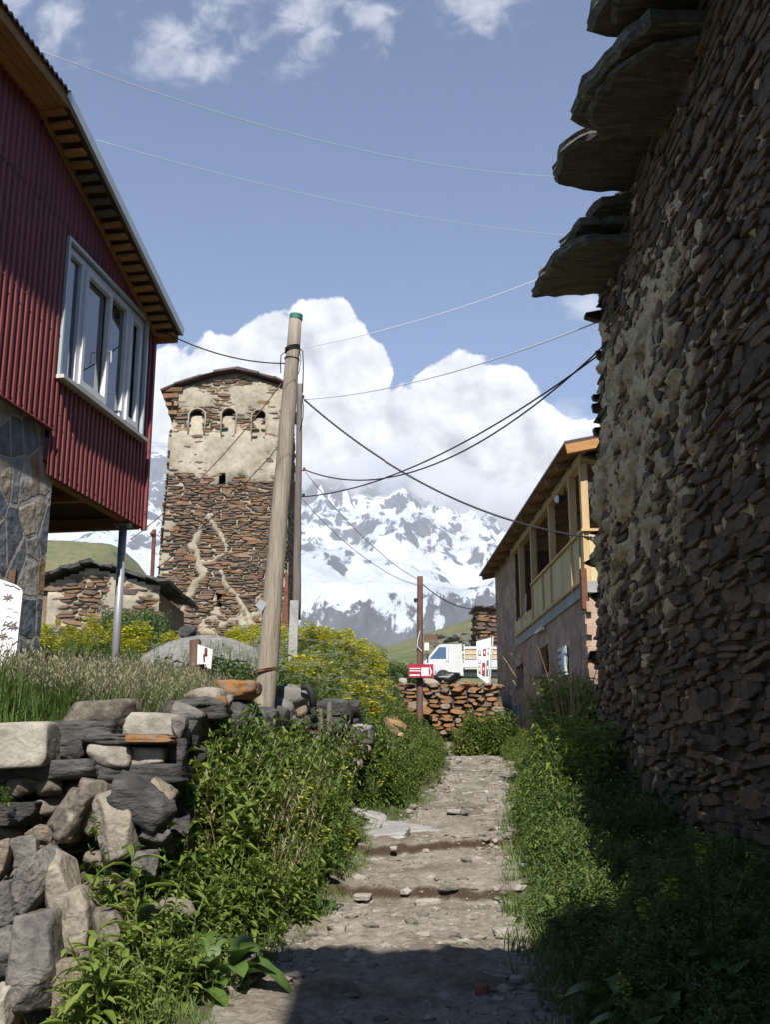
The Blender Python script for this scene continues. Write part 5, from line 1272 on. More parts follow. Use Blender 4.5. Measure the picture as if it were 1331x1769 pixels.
    P = [(440,1184,530,1218,12.2,'boulder',60,dict(tilt=.1)), (445,1205,505,1262,12.1,'boulder',61,dict(tilt=.35)), (488,1182,526,1214,12.4,'crust_rock',62,dict()), (500,1210,530,1238,12.3,'rust_rock',63,dict()), (494,1236,516,1266,12.2,'crust_rock',64,dict()), (515,1236,546,1258,12.3,'black_rock',65,dict(layer=.06)),
         (516,1250,534,1276,12.2,'tan_rock',66,dict()), (530,1262,550,1292,12.3,'tan_rock',67,dict()), (488,1262,508,1286,12.1,'tan_rock',68,dict()), (505,1215,545,1300,12.7,'black_rock',69,dict()), (460,1230,520,1300,12.6,'black_rock',70,dict()), (540,1270,556,1304,12.3,'grey_rock',71,dict())]
    for x0, y0, x1, y1, Y, mt, sd, o in P: rock_at('stone', x0, y0, x1, y1, Y, mt, pl, sd, **dict(dict(sub=3), **o))
    m = MB(); m.tube([at(519,1188,12.15), at(530,1186,12.15), at(538,1196,12.15), at(541,1222,12.15)], [.03,.045,.045,.04], 8); tag(m.build('rubber_strip', M['rubber'], None, True), 'bent black rubber strip draped over the stone heap', 'rubber strip')
    for i, (x0, yt, x1, yb, lab) in enumerate(((553, 1224, 552, 1288, 'grey weathered stake left of a taller stake beside the stone heap'), (569, 1213, 564, 1310, 'tallest grey stake standing right of the stone heap'), (546, 1255, 548, 1302, 'short grey stake nearest the stone heap'))):
        Y = 12.9; m = MB(); b, t = at(x1, yb + 20, Y), at(x0, yt, Y); m.tube([b, b.lerp(t, .5) + Vector((.01,0,0)), t], [.042,.04,.03], 7); tag(m.build('wooden_stake', M['pole_grey']), lab, 'stake', 'stakes by the stone heap')
    # low wall piece right of the stakes
    lw = thing('dry_stone_wall', 'short remnant of dark flat stones right of the wooden stakes', 'wall', at(605, 1300, 14))
    for x0, y0, x1, y1, mt, sd, o in ((566,1250,642,1272,'slate',80,dict(boxy=.8)), (570,1262,622,1284,'slate',81,dict(boxy=.5)), (600,1268,642,1288,'black_rock',82,dict(layer=.06)), (568,1280,616,1300,'black_rock',83,dict(layer=.06)), (576,1260,640,1300,'black_rock',84,dict()), (610,1284,640,1306,'rust_rock',85,dict())):
        rock_at('stone', x0, y0, x1, y1, 14.0, mt, lw, sd, **dict(dict(sub=3), **o))
    o = rock_at('tan_boulder', 580, 1296, 624, 1334, 13.6, 'tan_light', None, 86); tag(o, 'orange tan boulder below the short stone wall remnant', 'stone')
    sb = thing('broken_timber', 'heap of broken orange timber pieces in the weeds', 'timber', at(685, 1260, 17.5))
    rg = random.Random(9)
    for (x0,y0,x1,y1) in ((668,1242,688,1270),(674,1246,700,1252),(682,1240,704,1256),(676,1262,694,1270)):
        m = MB(); m.bar(at(x0,y0,17.5), at(x1,y1,17.4), .09, .06, jit=.02); m.build('plank', M['rust_rock' if y0 < 1245 else 'pine'], sb)
left_wall()
def hillside_stones():
    rg = random.Random(77); m = MB()
    for i in range(46):
        Y = rg.uniform(58, 84); x = Y * rg.uniform(.045, .105); s = rg.uniform(.25, .9)
        add_rock(m, (x, Y, ground_z(x, Y) + .05), (s * 1.6, s, s * .55), 4000 + i, sub=2)
    tag(m.build('scree', M['grey_rock']), kind='stuff')
hillside_stones()
def big_boulder():
    Y = 19.5; a, b = at(206, 1190, Y), at(452, 1088, Y)
    V, Fc = rock(((b.x - a.x) * 1.28, 2.6, (b.z - a.z) * 2.4), 202, p=14, rough=.09, sub=5, planes=12, boxy=.3)
    c = Vector(((a.x + b.x)/2, Y + 1.1, a.z + .05))
    # flatten the crown as in the photo
    V[:, 2] = np.where(V[:, 2] > 0, V[:, 2], V[:, 2] * .5); V[:, 2] *= np.interp(V[:, 0], [-2, -.5, .6, 2], [.92, 1.0, 1.0, .8]); V[:, 2] = V[:, 2] * ((b.z - c.z) / V[:, 2].max())
    o = link_mesh('boulder', (V + np.array(c)).tolist(), Fc, M['boulder'], None, None, True); tag(o, 'huge smooth grey boulder in front of the stone tower', 'boulder')
    o = rock_at('dark_stone', 308, 1080, 336, 1100, 30, 'black_rock', None, 203); tag(o, 'small black stone slab at the tower foot above the boulder', 'stone')
big_boulder()
def stack_wall():
    root = thing('dry_stone_wall', 'rusty orange and brown dry stone wall beneath the red arrow sign', 'wall', at(770, 1240, 27))
    Y = 26.6; O = at(690, 1262, Y); W = at(866, 1262, Y).x - O.x; H = at(770, 1180, Y).z - O.z; O.z -= .1
    masonry(O, (1,0,0), (0,0,1), (0,-1,0), W, H + .05, (.14, .42), (.07, .16), (.03, .16), seed=31, tall=.2).build('facing', M['rust_rock'], root)
    c = MB(); rg = random.Random(5)
    c.box((O.x + W/2, Y + .33, O.z + H/2), (W, .6, H)); c.build('core', M['black_rock'], root)
    t = MB()
    for i in range(34):
        x = O.x + rg.random() * W; add_rock(t, (x, Y + rg.uniform(0,.45), O.z + H + rg.uniform(0,.07)), (rg.uniform(.15,.45), .35, rg.uniform(.06,.16)), 300+i, sub=2)
    t.build('coping', M['rust_rock'], root)
    for (x0,y0,x1,y1,lab,mt) in ((690,1171,704,1181,'pale peaked stone at the left end of the rusty wall','pale_rock'), (732,1172,764,1182,'white flat stone on the rusty wall right of the brown pole','pale_rock'), (764,1174,776,1180,'small white stone on the rusty wall below the black heap','pale_rock')):
        tag(rock_at('pale_stone', x0,y0,x1,y1, Y + .1, mt, None, x0, sub=3), lab, 'stone')
    m = MB(); V, Fc = rock((.62, .5, .34), 77, p=6, rough=.2, sub=4); m.add((V + np.array(at(771, 1172, Y + .5))).tolist(), Fc); o = m.build('tarp_heap', M['tarp'], None, True); tag(o, 'crumpled black tarpaulin heap behind the rusty wall near the truck', 'tarpaulin')
    m = MB(); a = at(752,1162,Y+.4); m.tube([at(750,1172,Y+.4), at(754,1158,Y+.4)], .02, 6); m.tube([at(774,1166,Y+.3), at(780,1178,Y+.3)], .025, 6); m.tube([at(772,1168,Y+.3), at(790,1182,Y+.3)], .018, 6); m.bar(at(786,1164,Y+.5), at(796,1163,Y+.5), .12,.04); tag(m.build('folded_frame', M['steel']), 'grey metal frame poking from the black tarpaulin heap', 'frame')
stack_wall()
def path_stones():
    labs = ['longest pale slate slab lying along the weeds at the top of the slate heap', 'grey slab tilted beneath the longest slate in the heap', 'thin dark edged slab at the right tip of the slate heap', 'broad pale slab at the front of the slate heap', 'small bluish slab at the left of the slate heap', 'flat slab in the middle of the slate heap', 'small slab right of the broad pale slab', 'grey slab behind the broad pale slab', 'left front slab half under the weeds']
    S = [(605,1380,668,1412,.28,.06,-.25), (650,1395,726,1420,.3,.05,-.12), (706,1412,768,1438,.22,.045,-.15), (650,1424,704,1456,.5,.08,.05), (628,1410,656,1428,.2,.05,.1), (664,1410,712,1426,.28,.05,-.1), (704,1427,742,1440,.24,.05,.05), (640,1402,684,1418,.25,.05,-.2), (626,1426,654,1450,.3,.06,.2)]
    for (x0,y0,x1,y1,dp,th,tl), lab in zip(S, labs):
        cx = (x0+x1)/2; Y = 12.15 + (1450 - y1) * .028; a, b = at(x0, y1, Y), at(x1, y1, Y); x = (a.x+b.x)/2
        z = ground_z(x, Y) + th * .5 + .02 * max(0, (1440 - y1) / 20)
        V, Fc = rock(((b.x-a.x)*1.15, dp, th), x0, p=24, boxy=.9, rough=.06, layer=.03, sub=4, rot=rot_xyz(.12, -tl, -.35 + .3*random.random()))
        o = link_mesh('slate_slab', (V + np.array((x, Y, z))).tolist(), Fc, M['slate'], None, None, True); tag(o, lab, 'stone', 'slates heaped by the path')
    # flat stones bedded along the risers, gathered per ledge
    for ys, sd in ((9.05, 41), (11.45, 42), (7.6, 43), (14.1, 44)):
        rg = random.Random(sd); m = MB()
        x = float(xl(ys)) + .1
        while x < float(xr(ys)) - .1:
            w = rg.uniform(.07, .24)
            if rg.random() < .5:
                yy = ys + .22 * math.sin(2.1 * x + {41: 3, 42: 5, 43: 8, 44: 11}[sd]) + .1 * (x - .5) + rg.uniform(-.14, .2)
                add_rock(m, (x + w / 2, yy, ground_z(x + w / 2, yy + .12) - .015), (w, rg.uniform(.08, .2), rg.uniform(.035, .07)), rg.randrange(9999), sub=3, p=22, boxy=.7, layer=.04, rot=rot_xyz(0, rg.uniform(-.1, .1), rg.uniform(-.5, .5)))
            x += w * .9
        o = m.build('bedded_stones', M['gravel'], None, False); tag(o, kind='stuff')
    # stones at the right edge, bottom
    for (x0,y0,x1,y1,Y,lab) in ((898,1688,946,1730,6.25,'pale stone at the right path edge with another stone below it'), (905,1728,952,1775,5.75,'cream stone in the bottom right path edge'), (765,1308,800,1322,22,'') , (878,1316,896,1330,21.5,'round pale stone near the far right path edge'), (990,1640,1010,1660,6.6,'')):
        if not lab: continue
        o = rock_at('path_stone', x0,y0,x1,y1, Y, 'tan_rock', None, x0, sub=3); tag(o, lab, 'stone', 'stones along the right path edge')
    o = rock_at('brick_fragment', 823,1702,846,1722, 6.0, 'rust_rock', None, 5, sub=3, boxy=.7); o.data.materials[0] = M['brick']; tag(o, 'reddish brick fragment lying in the path shadow', 'brick')
    o = rock_at('plank_fragment', 797,1371,830,1378, 16.4, 'rust', None, 6, sub=3, boxy=.9); tag(o, 'rusty flat scrap lying on the sunlit far path', 'scrap')
    # gravel, far too many to count
    rg = np.random.default_rng(3); protos = []
    for i in range(10):
        V, Fc = rock((1, rg.uniform(.6,1), rg.uniform(.3,.6)), 900+i, p=14, sub=1, rough=.1); protos.append((V, np.array(Fc)))
    Vs, Fs = [], []; k = 0
    n = 15000; ys = 4.6 + (rg.random(n) ** 1.7) * 20; u = rg.random(n); edge = rg.random(n) < .45
    u = np.where(edge, np.where(rg.random(n) < .5, rg.random(n) * .22, 1 - rg.random(n) * .3), u)
    xs = xl(ys) - .15 + (xr(ys) - xl(ys) + .3) * u
    patch = fbm2(xs, ys, 1.4, 3, 77)
    keep = patch > .36 + .22 * rg.random(n); xs, ys = xs[keep], ys[keep]; zs = height(xs, ys)
    for x, y, z in zip(xs, ys, zs):
        V, Fc = protos[rg.integers(10)]; s = min(.012 + .016 * rg.pareto(1.9), .11) * (1 + y * .02); a = rg.uniform(0, 6.28); c, q = math.cos(a), math.sin(a)
        P = V * s; P = np.stack([P[:,0]*c - P[:,1]*q + x, P[:,0]*q + P[:,1]*c + y, P[:,2] + z + s * .05], 1)
        Vs.append(P); Fs.append(Fc + k); k += len(P)
    o = link_mesh('gravel', np.vstack(Vs).tolist(), [tuple(f) for f in np.vstack(Fs)], M['gravel']); tag(o, kind='stuff')
M['brick'] = mat('brick_red', [(.16,.05,.035), (.25,.09,.06)], scale=8, bump=.4)
path_stones()

# ------------------------------------------------------------------ plants
class PB:
    """plant prototype of quads: leaf blades (0), stems (1), blossoms (2)"""
    def __init__(s, seed): s.V = []; s.Q = []; s.M = []; s.r = random.Random(seed)
    def quad(s, a, b, c, d, m): k = len(s.V); s.V += [tuple(a), tuple(b), tuple(c), tuple(d)]; s.Q.append((k, k+1, k+2, k+3)); s.M.append(m)
    def leaf(s, base, d, L, w, droop=.3, m=0, fold=.25, segs=1, wavy=0):
        base = Vector(base); d = Vector(d).normalized(); side = d.cross(Vector((0, 0, 1)))
        if side.length < .05: side = Vector((1, 0, 0))
        side.normalize(); up = side.cross(d).normalized(); k = len(s.V)
        if segs == 1:
            mid = base + d * L * .45 - up * 0; tip = base + d * L - Vector((0, 0, 1)) * L * droop
            s.V += [tuple(base), tuple(mid + side * w * .5 + up * w * fold), tuple(tip), tuple(mid - up * w * .05 - Vector((0,0,1)) * L * droop * .15), tuple(mid - side * w * .5 + up * w * fold)]
            s.Q += [(k, k+1, k+2, k+3), (k, k+3, k+2, k+4)]; s.M += [m, m]
        else:
            for i in range(segs + 1):
                t = i / segs; c = base + d * L * t - Vector((0, 0, 1)) * L * droop * t * t
                ww = w * .5 * (math.sin(math.pi * (t * .86 + .1)) ** .8) * (1 + wavy * math.sin(i * 2.4 + s.r.random()))
                if i == segs: ww = w * .02
                lift = up * ww * fold * 2
                s.V += [tuple(c + side * ww + lift), tuple(c), tuple(c - side * ww + lift)]
            for i in range(segs):
                a = k + 3 * i; s.Q += [(a, a+1, a+4, a+3), (a+1, a+2, a+5, a+4)]; s.M += [m, m]
    def stem(s, pts, r0, r1, m=1):
        k = len(s.V); n = len(pts)
        for i, p in enumerate(pts):
            r = r0 + (r1 - r0) * i / (n - 1); p = Vector(p)
            for a in (0, 2.09, 4.19): s.V.append((p.x + math.cos(a) * r, p.y + math.sin(a) * r, p.z))
        for i in range(n - 1):
            for j in range(3): s.Q.append((k+3*i+j, k+3*i+(j+1) % 3, k+3*i+3+(j+1) % 3, k+3*i+3+j)); s.M.append(m)
    def done(s): return np.array(s.V, float), np.array(s.Q, np.int64), np.array(s.M)
def curve_stem(r, h, lean):
    a = r.uniform(0, 6.28); dx, dy = math.cos(a) * lean * h, math.sin(a) * lean * h
    return [Vector((dx * t * t, dy * t * t, h * t)) for t in (0, .35, .7, 1)]
def on(pts, t):
    f = t * (len(pts) - 1); i = min(int(f), len(pts) - 2); return pts[i].lerp(pts[i+1], f - i)
def leafy(seed, h=1.0, n=26, L=.15, w=.055, up=.35, flower=0, fl_m=2, fs=1.0):
    b = PB(seed); r = b.r
    for st in range(r.choice((1, 2, 2, 3))):
        hh = h * r.uniform(.7, 1.05); p = curve_stem(r, hh, r.uniform(.05, .35)); b.stem(p, .006, .003)
        for i in range(n):
            t = .08 + .9 * (i + r.random()) / n; a = i * 2.4 + r.uniform(-.4, .4) + st; q = on(p, t); s = (1.05 - .55 * t) * r.uniform(.7, 1.25)
            b.leaf(q, (math.cos(a), math.sin(a), r.uniform(-.1, up * 2)), L * s, w * s * r.uniform(.8, 1.2), r.uniform(.1, .6), 0)
        if flower:
            for i in range(flower):
                c = p[-1] + Vector((r.gauss(0, .035 * fs), r.gauss(0, .035 * fs), r.uniform(-.12 * fs, .04))); q = r.uniform(.009, .017) * fs; a = r.uniform(0, 3)
                u = Vector((math.cos(a), math.sin(a), r.uniform(-.3, .3))) * q; v = Vector((-math.sin(a), math.cos(a), r.uniform(-.3, .6))) * q
                b.quad(c - u - v, c + u - v, c + u + v, c - u + v, fl_m)
    return b.done()
def tuft(seed, h=.6, n=16, w=.010, heads=0, spread=.35):
    b = PB(seed); r = b.r
    for i in range(n):
        a = r.uniform(0, 6.28); hh = h * r.uniform(.5, 1.1); lean = r.uniform(.05, spread) * hh; bx, by = r.gauss(0, .035), r.gauss(0, .035); k = len(b.V); sx, sy = -math.sin(a) * w, math.cos(a) * w
        for t, wd in ((0, 1), (.4, .9), (.75, .6), (1, .12)):
            x, y, z = bx + math.cos(a) * lean * t * t * 1.6, by + math.sin(a) * lean * t * t * 1.6, hh * (t - .18 * t * t * (lean / hh) * 2)
            b.V += [(x + sx * wd / 2, y + sy * wd / 2, z), (x - sx * wd / 2, y - sy * wd / 2, z)]
        for j in range(3): b.Q.append((k+2*j, k+2*j+1, k+2*j+3, k+2*j+2)); b.M.append(0)
    for i in range(heads):
        p = curve_stem(r, h * r.uniform(1.0, 1.45), r.uniform(.1, .4)); b.stem(p, .0025, .0015, 1)
        for q in range(5):
            c = on(p, .80 + .05 * q); a = r.uniform(0, 6.28); b.leaf(c, (math.cos(a) * .5, math.sin(a) * .5, .9), .07, .016, .1, 2)
    return b.done()
def umbel(seed, h=.9):
    b = PB(seed); r = b.r; p = curve_stem(r, h, .15); b.stem(p, .007, .004)
    for i in range(12):
        a = i * 2.4; q = on(p, .1 + .6 * i / 12); b.leaf(q, (math.cos(a), math.sin(a), .4), .2, .07, .4, 0)
    for k in range(r.choice((1, 2, 3))):
        c = p[-1] + Vector((r.gauss(0, .1), r.gauss(0, .1), r.uniform(-.12, .02))); b.stem([on(p, .8), c], .003, .002)
        for i in range(11):
            a = r.uniform(0, 6.28); d = r.uniform(0, .065); e = c + Vector((math.cos(a) * d, math.sin(a) * d, .02 - d * .2)); q = .014
            b.quad(e + Vector((-q,-q,0)), e + Vector((q,-q,.004)), e + Vector((q,q,0)), e + Vector((-q,q,.004)), 2)
    return b.done()
def broad(seed, n=8, L=.36, w=.17):
    b = PB(seed); r = b.r
    for i in range(n):
        a = i * 2.4 + r.uniform(-.3, .3); el = r.uniform(.5, 1.6); d = (math.cos(a), math.sin(a), el); base = Vector((math.cos(a) * .04, math.sin(a) * .04, .02)); m = base + Vector(d).normalized() * L * .35
        b.stem([base, m], .007, .005); b.leaf(m, d, L * r.uniform(.7, 1.1), w * r.uniform(.8, 1.2), r.uniform(.35, .75), 0, .22, 7, .16)
    return b.done()
def lance(seed, n=12, L=.3, h=.5):
    b = PB(seed); r = b.r; p = curve_stem(r, h, .12); b.stem(p, .008, .004)
    for i in range(n):
        a = i * 2.4; b.leaf(on(p, .05 + .9 * i / n), (math.cos(a), math.sin(a), r.uniform(.3, 1)), L * r.uniform(.6, 1.1) * (1 - .4 * i / n), .045, r.uniform(.3, .8), 0, .3, 4)
    return b.done()
def scatter(name, protos, pts, mats, kind='stuff', tilt=.12, smooth=False):
    rg = np.random.default_rng(len(pts) + len(name)); Vs, Qs, Ms = [], [], []; k = 0
    for (x, y, z, s) in pts:
        V, Q, m = protos[rg.integers(len(protos))]; a = rg.uniform(0, 6.28); c, q = math.cos(a), math.sin(a); tx, ty = rg.normal(0, tilt, 2)
        P = np.empty_like(V); P[:,0] = (V[:,0]*c - V[:,1]*q) * s; P[:,1] = (V[:,0]*q + V[:,1]*c) * s; P[:,2] = V[:,2] * s
        P[:,0] += P[:,2] * tx + x; P[:,1] += P[:,2] * ty + y; P[:,2] += z
        Vs.append(P); Qs.append(Q + k); Ms.append(m); k += len(V)
    o = quads_mesh(name, np.vstack(Vs), np.vstack(Qs), mats, np.concatenate(Ms), smooth=smooth); tag(o, kind=kind); return o
def spots(n, fx, y0, y1, smin, smax, seed, dens=None, ypow=1.0, sink=.03, sf=None):
    """n random feet: fx(y) gives the x range, dens(x, y) the keep probability and size factor"""
    rg = np.random.default_rng(seed); y = y0 + (y1 - y0) * rg.random(n) ** ypow; lo, hi = fx(y); x = lo + (hi - lo) * rg.random(n)
    s = rg.uniform(smin, smax, n)
    if dens is not None:
        d = dens(x, y); keep = rg.random(n) < d; x, y, s, d = x[keep], y[keep], s[keep], d[keep]; s = s * (.55 + .45 * d)
    s = s * (1 if sf is None else sf(x, y))
    z = height(x, y) - sink
    return list(zip(x, y, z, s))
LV = [leafy(i, .75, 22, .17, .07) for i in range(6)]
LS = [leafy(20 + i, .55, 18, .13, .055) for i in range(5)]
LF = [leafy(40 + i, .8, 18, .11, .035, flower=14) for i in range(4)]
LN = [lance(60 + i, 14, .26, .5) for i in range(4)]
GR = [tuft(80 + i, .5, 16, .011) for i in range(5)]
GT = [tuft(90 + i, .55, 14, .009, heads=4) for i in range(5)]
GS = [tuft(100 + i, .2, 14, .008, spread=.6) for i in range(4)]
UM = [umbel(110 + i) for i in range(4)]
YF = [leafy(120 + i, .8, 12, .10, .03, flower=70, fs=1.7) for i in range(5)]
BR = [broad(140 + i) for i in range(6)]
DR = [leafy(150 + i, 1.1, 10, .07, .02) for i in range(3)]
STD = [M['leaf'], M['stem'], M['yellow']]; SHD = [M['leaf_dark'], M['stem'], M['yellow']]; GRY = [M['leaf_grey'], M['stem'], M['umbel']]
CLEAR = lambda x, y: 1 - .85 * sstep(-x / y, .085, .11) * (y < 19.5)
HEAP = lambda x, y: 1 - sstep(y, 11.2, 11.9) * (1 - sstep(y, 13.6, 14.3)) * sstep(x, -.62, -.4)
EDGE = lambda x, y: sstep(xl(y) - x, .02, .55) * HEAP(x, y)
def plants():
    # left bank between path and wall
    fx = lambda y: (xwall(y) - .05, xl(y) + .06)
    dn = lambda x, y: EDGE(x, y) * (.5 + .7 * fbm2(x, y, .9, 3, 6))
    near = lambda x, y: dn(x, y) * np.where((y < 7.0), sstep(x, -1.75 , -1.25) , 1)
    scatter('weeds', LV, spots(1700, fx, 7.3, 15.2, .8, 1.45, 1, lambda x, y: np.clip(dn(x, y) * (.7 + .6 * sstep(xl(y) - x, .3, .9)), 0, 1.15)), STD)
    scatter('weeds', LS, spots(2200, fx, 7.0, 15.2, .6, 1.15, 2, lambda x, y: np.clip(dn(x, y) * 1.6, 0, 1)), STD)
    scatter('weeds', LF, spots(200, fx, 7.6, 15, .8, 1.2, 3, dn), STD)
    fn = lambda y: (np.full_like(y, -1.75), xl(y) + .02)
    scatter('weeds', LS, spots(330, fn, 5.3, 7.4, .4, .85, 4, near), STD)
    scatter('weeds', LN, spots(170, fn, 5.2, 7.6, .7, 1.25, 5, near), STD)
    scatter('weeds', LV, spots(120, fn, 5.4, 7.6, .4, .75, 17, near), STD)
    scatter('grass', GR, spots(420, fn, 5.2, 8.5, .5, 1.0, 6, near), [M['grass'], M['grass'], M['seed']])
    scatter('grass', GS, spots(600, lambda y: (xl(y) - .4, xl(y) + .05), 4.8, 16, .4, .9, 7), [M['grass'], M['grass'], M['seed']])
    scatter('grass', GR, spots(700, fx, 7, 15, .7, 1.4, 8, dn), [M['grass'], M['grass'], M['seed']])
    scatter('weeds', LV, spots(60, lambda y: (-1.75 + 0 * y, -1.25 + 0 * y), 6.35, 6.95, .75, 1.25, 38), STD)
    scatter('weeds', LS, spots(90, lambda y: (-1.8 + 0 * y, -1.1 + 0 * y), 6.1, 6.9, .6, 1.2, 39), STD)
    # left of the far path
    fx2 = lambda y: (xl(y) - 4.2, xl(y) + .05)
    scatter('weeds', LV, spots(1500, fx2, 14.4, 27, .5, .95, 9, lambda x, y: np.clip(EDGE(x, y) * (.4 + .9 * fbm2(x, y, .6, 3, 16)), 0, 1) * CLEAR(x, y)), STD)
    scatter('weeds', LS, spots(2000, fx2, 14.2, 27, .6, 1.1, 10, lambda x, y: EDGE(x, y) * CLEAR(x, y)), STD)
    um = lambda x, y: sstep(xl(y) - x, .7, 1.6)
    scatter('wildflowers', UM, spots(1300, fx2, 15.5, 34, .6, 1.1, 11, um), [M['leaf_grey'], M['stem'], M['umbel']])
    fx3 = lambda y: (xl(y) - 7.5, np.minimum(xl(y) - 1.2, .2))
    scatter('wildflowers', YF, spots(2300, fx3, 21, 38, .6, 1.25, 12, lambda x, y: np.clip(.1 + sstep(y, 24, 29), 0, 1) * np.where(x < -.145 * y, .12, .75)), [M['leaf'], M['stem'], M['yellow']])
    scatter('wildflowers', YF, spots(600, lambda y: (-.105 * y, -.003 * y), 25, 37, .6, 1.3, 35), [M['leaf'], M['stem'], M['yellow']])
    scatter('wildflowers', YF, spots(270, lambda y: (-.105 * y, xl(y) - 1.3), 17.5, 26, .5, 1.0, 40), [M['leaf'], M['stem'], M['yellow']])
    scatter('weeds', LV, spots(700, lambda y: (-.1 * y, np.minimum(xl(y) - .8, .3)), 16, 34, .6, 1.05, 41), STD)
    scatter('grass', GT, spots(260, fx, 7.4, 15, .8, 1.35, 42, dn), [M['grass'], M['dry'], M['seed']])
    scatter('grass', GS, spots(120, lambda y: (-2.9 + 0 * y, -1.5 + 0 * y), 6.75, 7.3, .6, 1.3, 37), [M['grass'], M['grass'], M['seed']])
    scatter('weeds', LV, spots(900, lambda y: (np.full_like(y, -12.), np.full_like(y, .5)), 20, 40, .5, .8, 13), STD)
    # before the hut and by the boulder
    scatter('wildflowers', YF, spots(150, lambda y: (-.345 * y, -.2 * y), 18, 33, .6, 1.2, 14, lambda x, y: np.where(y > 22, 1, .25)), [M['leaf'], M['stem'], M['yellow']])
    scatter('weeds', LV, spots(200, lambda y: (-.26 * y, -.21 * y), 27, 32, 1.2, 1.8, 15), GRY)
    # terrace grass
    TG = lambda x, y: 1 - .82 * sstep(y, 10.5, 12.5) * sstep(x, -.29 * y, -.22 * y)
    tg = lambda y: (-.40 * y - .2, xwall(np.minimum(y, 14.2)) - .3)
    scatter('grass', GT, spots(5200, tg, 7.4, 19, .38, .66, 16, TG, 1.3), [M['grass'], M['stem'], M['seed']])
    scatter('grass', GR, spots(3600, tg, 7.2, 18, .45, .85, 18, TG, 1.3), [M['grass'], M['grass'], M['seed']])
    scatter('weeds', LS, spots(350, tg, 8, 19, .35, .7, 19, None), GRY)
    # right verge in the shade of the house
    rx = lambda y: (xr(y) - .03, np.where(y < 13.1, 2.75 - .02 * (13 - y) + .0 * y, 3.4))
    RS = lambda x, y: np.interp(y, [5, 8, 11, 13], [.6, .78, 1.0, 1.15]) * (1 - .05 * sstep(x, 1.7, 2.6))
    rd = lambda x, y: np.clip(sstep(x - xr(y), -.02, .4) * (.6 + .6 * fbm2(x, y, .9, 3, 26)), 0, 1)
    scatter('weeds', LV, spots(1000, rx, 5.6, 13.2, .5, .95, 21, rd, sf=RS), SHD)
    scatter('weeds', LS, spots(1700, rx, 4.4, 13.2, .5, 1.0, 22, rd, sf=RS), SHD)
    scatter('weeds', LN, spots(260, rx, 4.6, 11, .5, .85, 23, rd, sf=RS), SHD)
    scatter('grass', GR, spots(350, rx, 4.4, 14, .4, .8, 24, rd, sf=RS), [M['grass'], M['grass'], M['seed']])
    scatter('grass', GS, spots(500, lambda y: (xr(y) - .1, xr(y) + .3), 5, 22, .5, 1.1, 25), [M['grass'], M['grass'], M['seed']])
    scatter('weeds', BR, spots(60, rx, 4.8, 11.5, .5, .95, 43, rd), [M['leaf_big'], M['stem'], M['yellow']])
    scatter('weeds', BR, spots(26, lambda y: (-1.5 + 0 * y, xl(y) - .15), 5.5, 9.5, .4, .8, 44), [M['leaf_big'], M['stem'], M['yellow']])
    # tall sunlit clump past the house corner
    CS = lambda x, y: np.where(y > 14.5, np.where(x / y < .148, .42, .95), .5 + .65 * sstep(x - xr(y), .15, .9))
    cx = lambda y: (xr(y) + .12, np.minimum(np.where(y < 13.05, 2.45, np.where(y > 16, 3.5, 2.0 + .05 * y)), xr(y) + 1.3))
    scatter('weeds', LV, spots(420, cx, 11.4, 19.0, .9, 1.5, 27, sf=CS), STD)
    scatter('weeds', LF, spots(60, cx, 12.2, 19.0, .9, 1.6, 28, sf=CS), STD)
    scatter('weeds', DR, spots(26, lambda y: (.165 * y, .178 * y), 14.5, 18, 1.2, 1.9, 29), [M['dry'], M['dry'], M['dry']])
    scatter('weeds', LS, spots(700, cx, 11.5, 18, .8, 1.3, 30, sf=CS), STD)
    scatter('weeds', LV, spots(150, lambda y: (.158 * y, np.minimum(.19 * y, 3.5)), 16.3, 18.8, 1.2, 2.2, 36), STD)
    # foot of the block house and of the rusty wall
    bx = lambda y: (xr(y) + .05, np.full_like(y, 3.2))
    scatter('weeds', LS, spots(600, bx, 19, 27, .35, .75, 31), STD)
    scatter('weeds', LV, spots(300, lambda y: (.1 + .045 * y, .112 * y), 25.3, 26.45, .8, 1.5, 32, lambda x, y: sstep(fbm2(x, y, 1.4, 3, 92), .38, .6)), STD)
    scatter('weeds', LV, spots(420, lambda y: (-.01 * y, .035 * y), 38, 46, .9, 1.6, 33), SHD)
    # plants that stand out one by one
    def single(name, label, cat, proto, x, y, s, mats, rz=0, group=None):
        V, Q, m = proto; z = ground_z(x, y) - .02; root = thing(name, label, cat, (x, y, z), group)
        c, q = math.cos(rz), math.sin(rz); P = np.stack([(V[:,0]*c - V[:,1]*q) * s + x, (V[:,0]*q + V[:,1]*c) * s + y, V[:,2] * s + z], 1)
        for mi, nm in ((0, 'foliage'), (1, 'stem'), (2, 'blossom')):
            k = m == mi
            if k.any(): 
                used, inv = np.unique(Q[k], return_inverse=True); quads_mesh(nm, P[used], inv.reshape(-1, 4), mats[mi], parent=root)
        return root
    def gx(px, py, Y): return at(px, py, Y).x
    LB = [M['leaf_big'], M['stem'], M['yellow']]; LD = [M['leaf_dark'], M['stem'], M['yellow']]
    single('broadleaf_plant', 'big ragged leaved plant at the left path edge in full sun', 'plant', broad(201, 14, .34, .16), gx(372,1700,6.15), 6.15, 1.1, LB)
    single('broadleaf_plant', 'low broad leaved plant left of the ragged leaved plant at the wall foot', 'plant', broad(202, 12, .28, .12), gx(300,1720,6.0), 6.0, 1.0, LB, 1)
    single('lance_plant', 'tall plant with long narrow leaves against the left boulders', 'plant', lance(203, 22, .34, .8), gx(235,1720,6.0), 6.0, 1.05, STD, 2)
    single('lance_plant', 'narrow leaved plant at the bottom left corner before the boulders', 'plant', lance(204, 18, .3, .6), gx(140,1760,5.75), 5.75, .95, STD, 4)
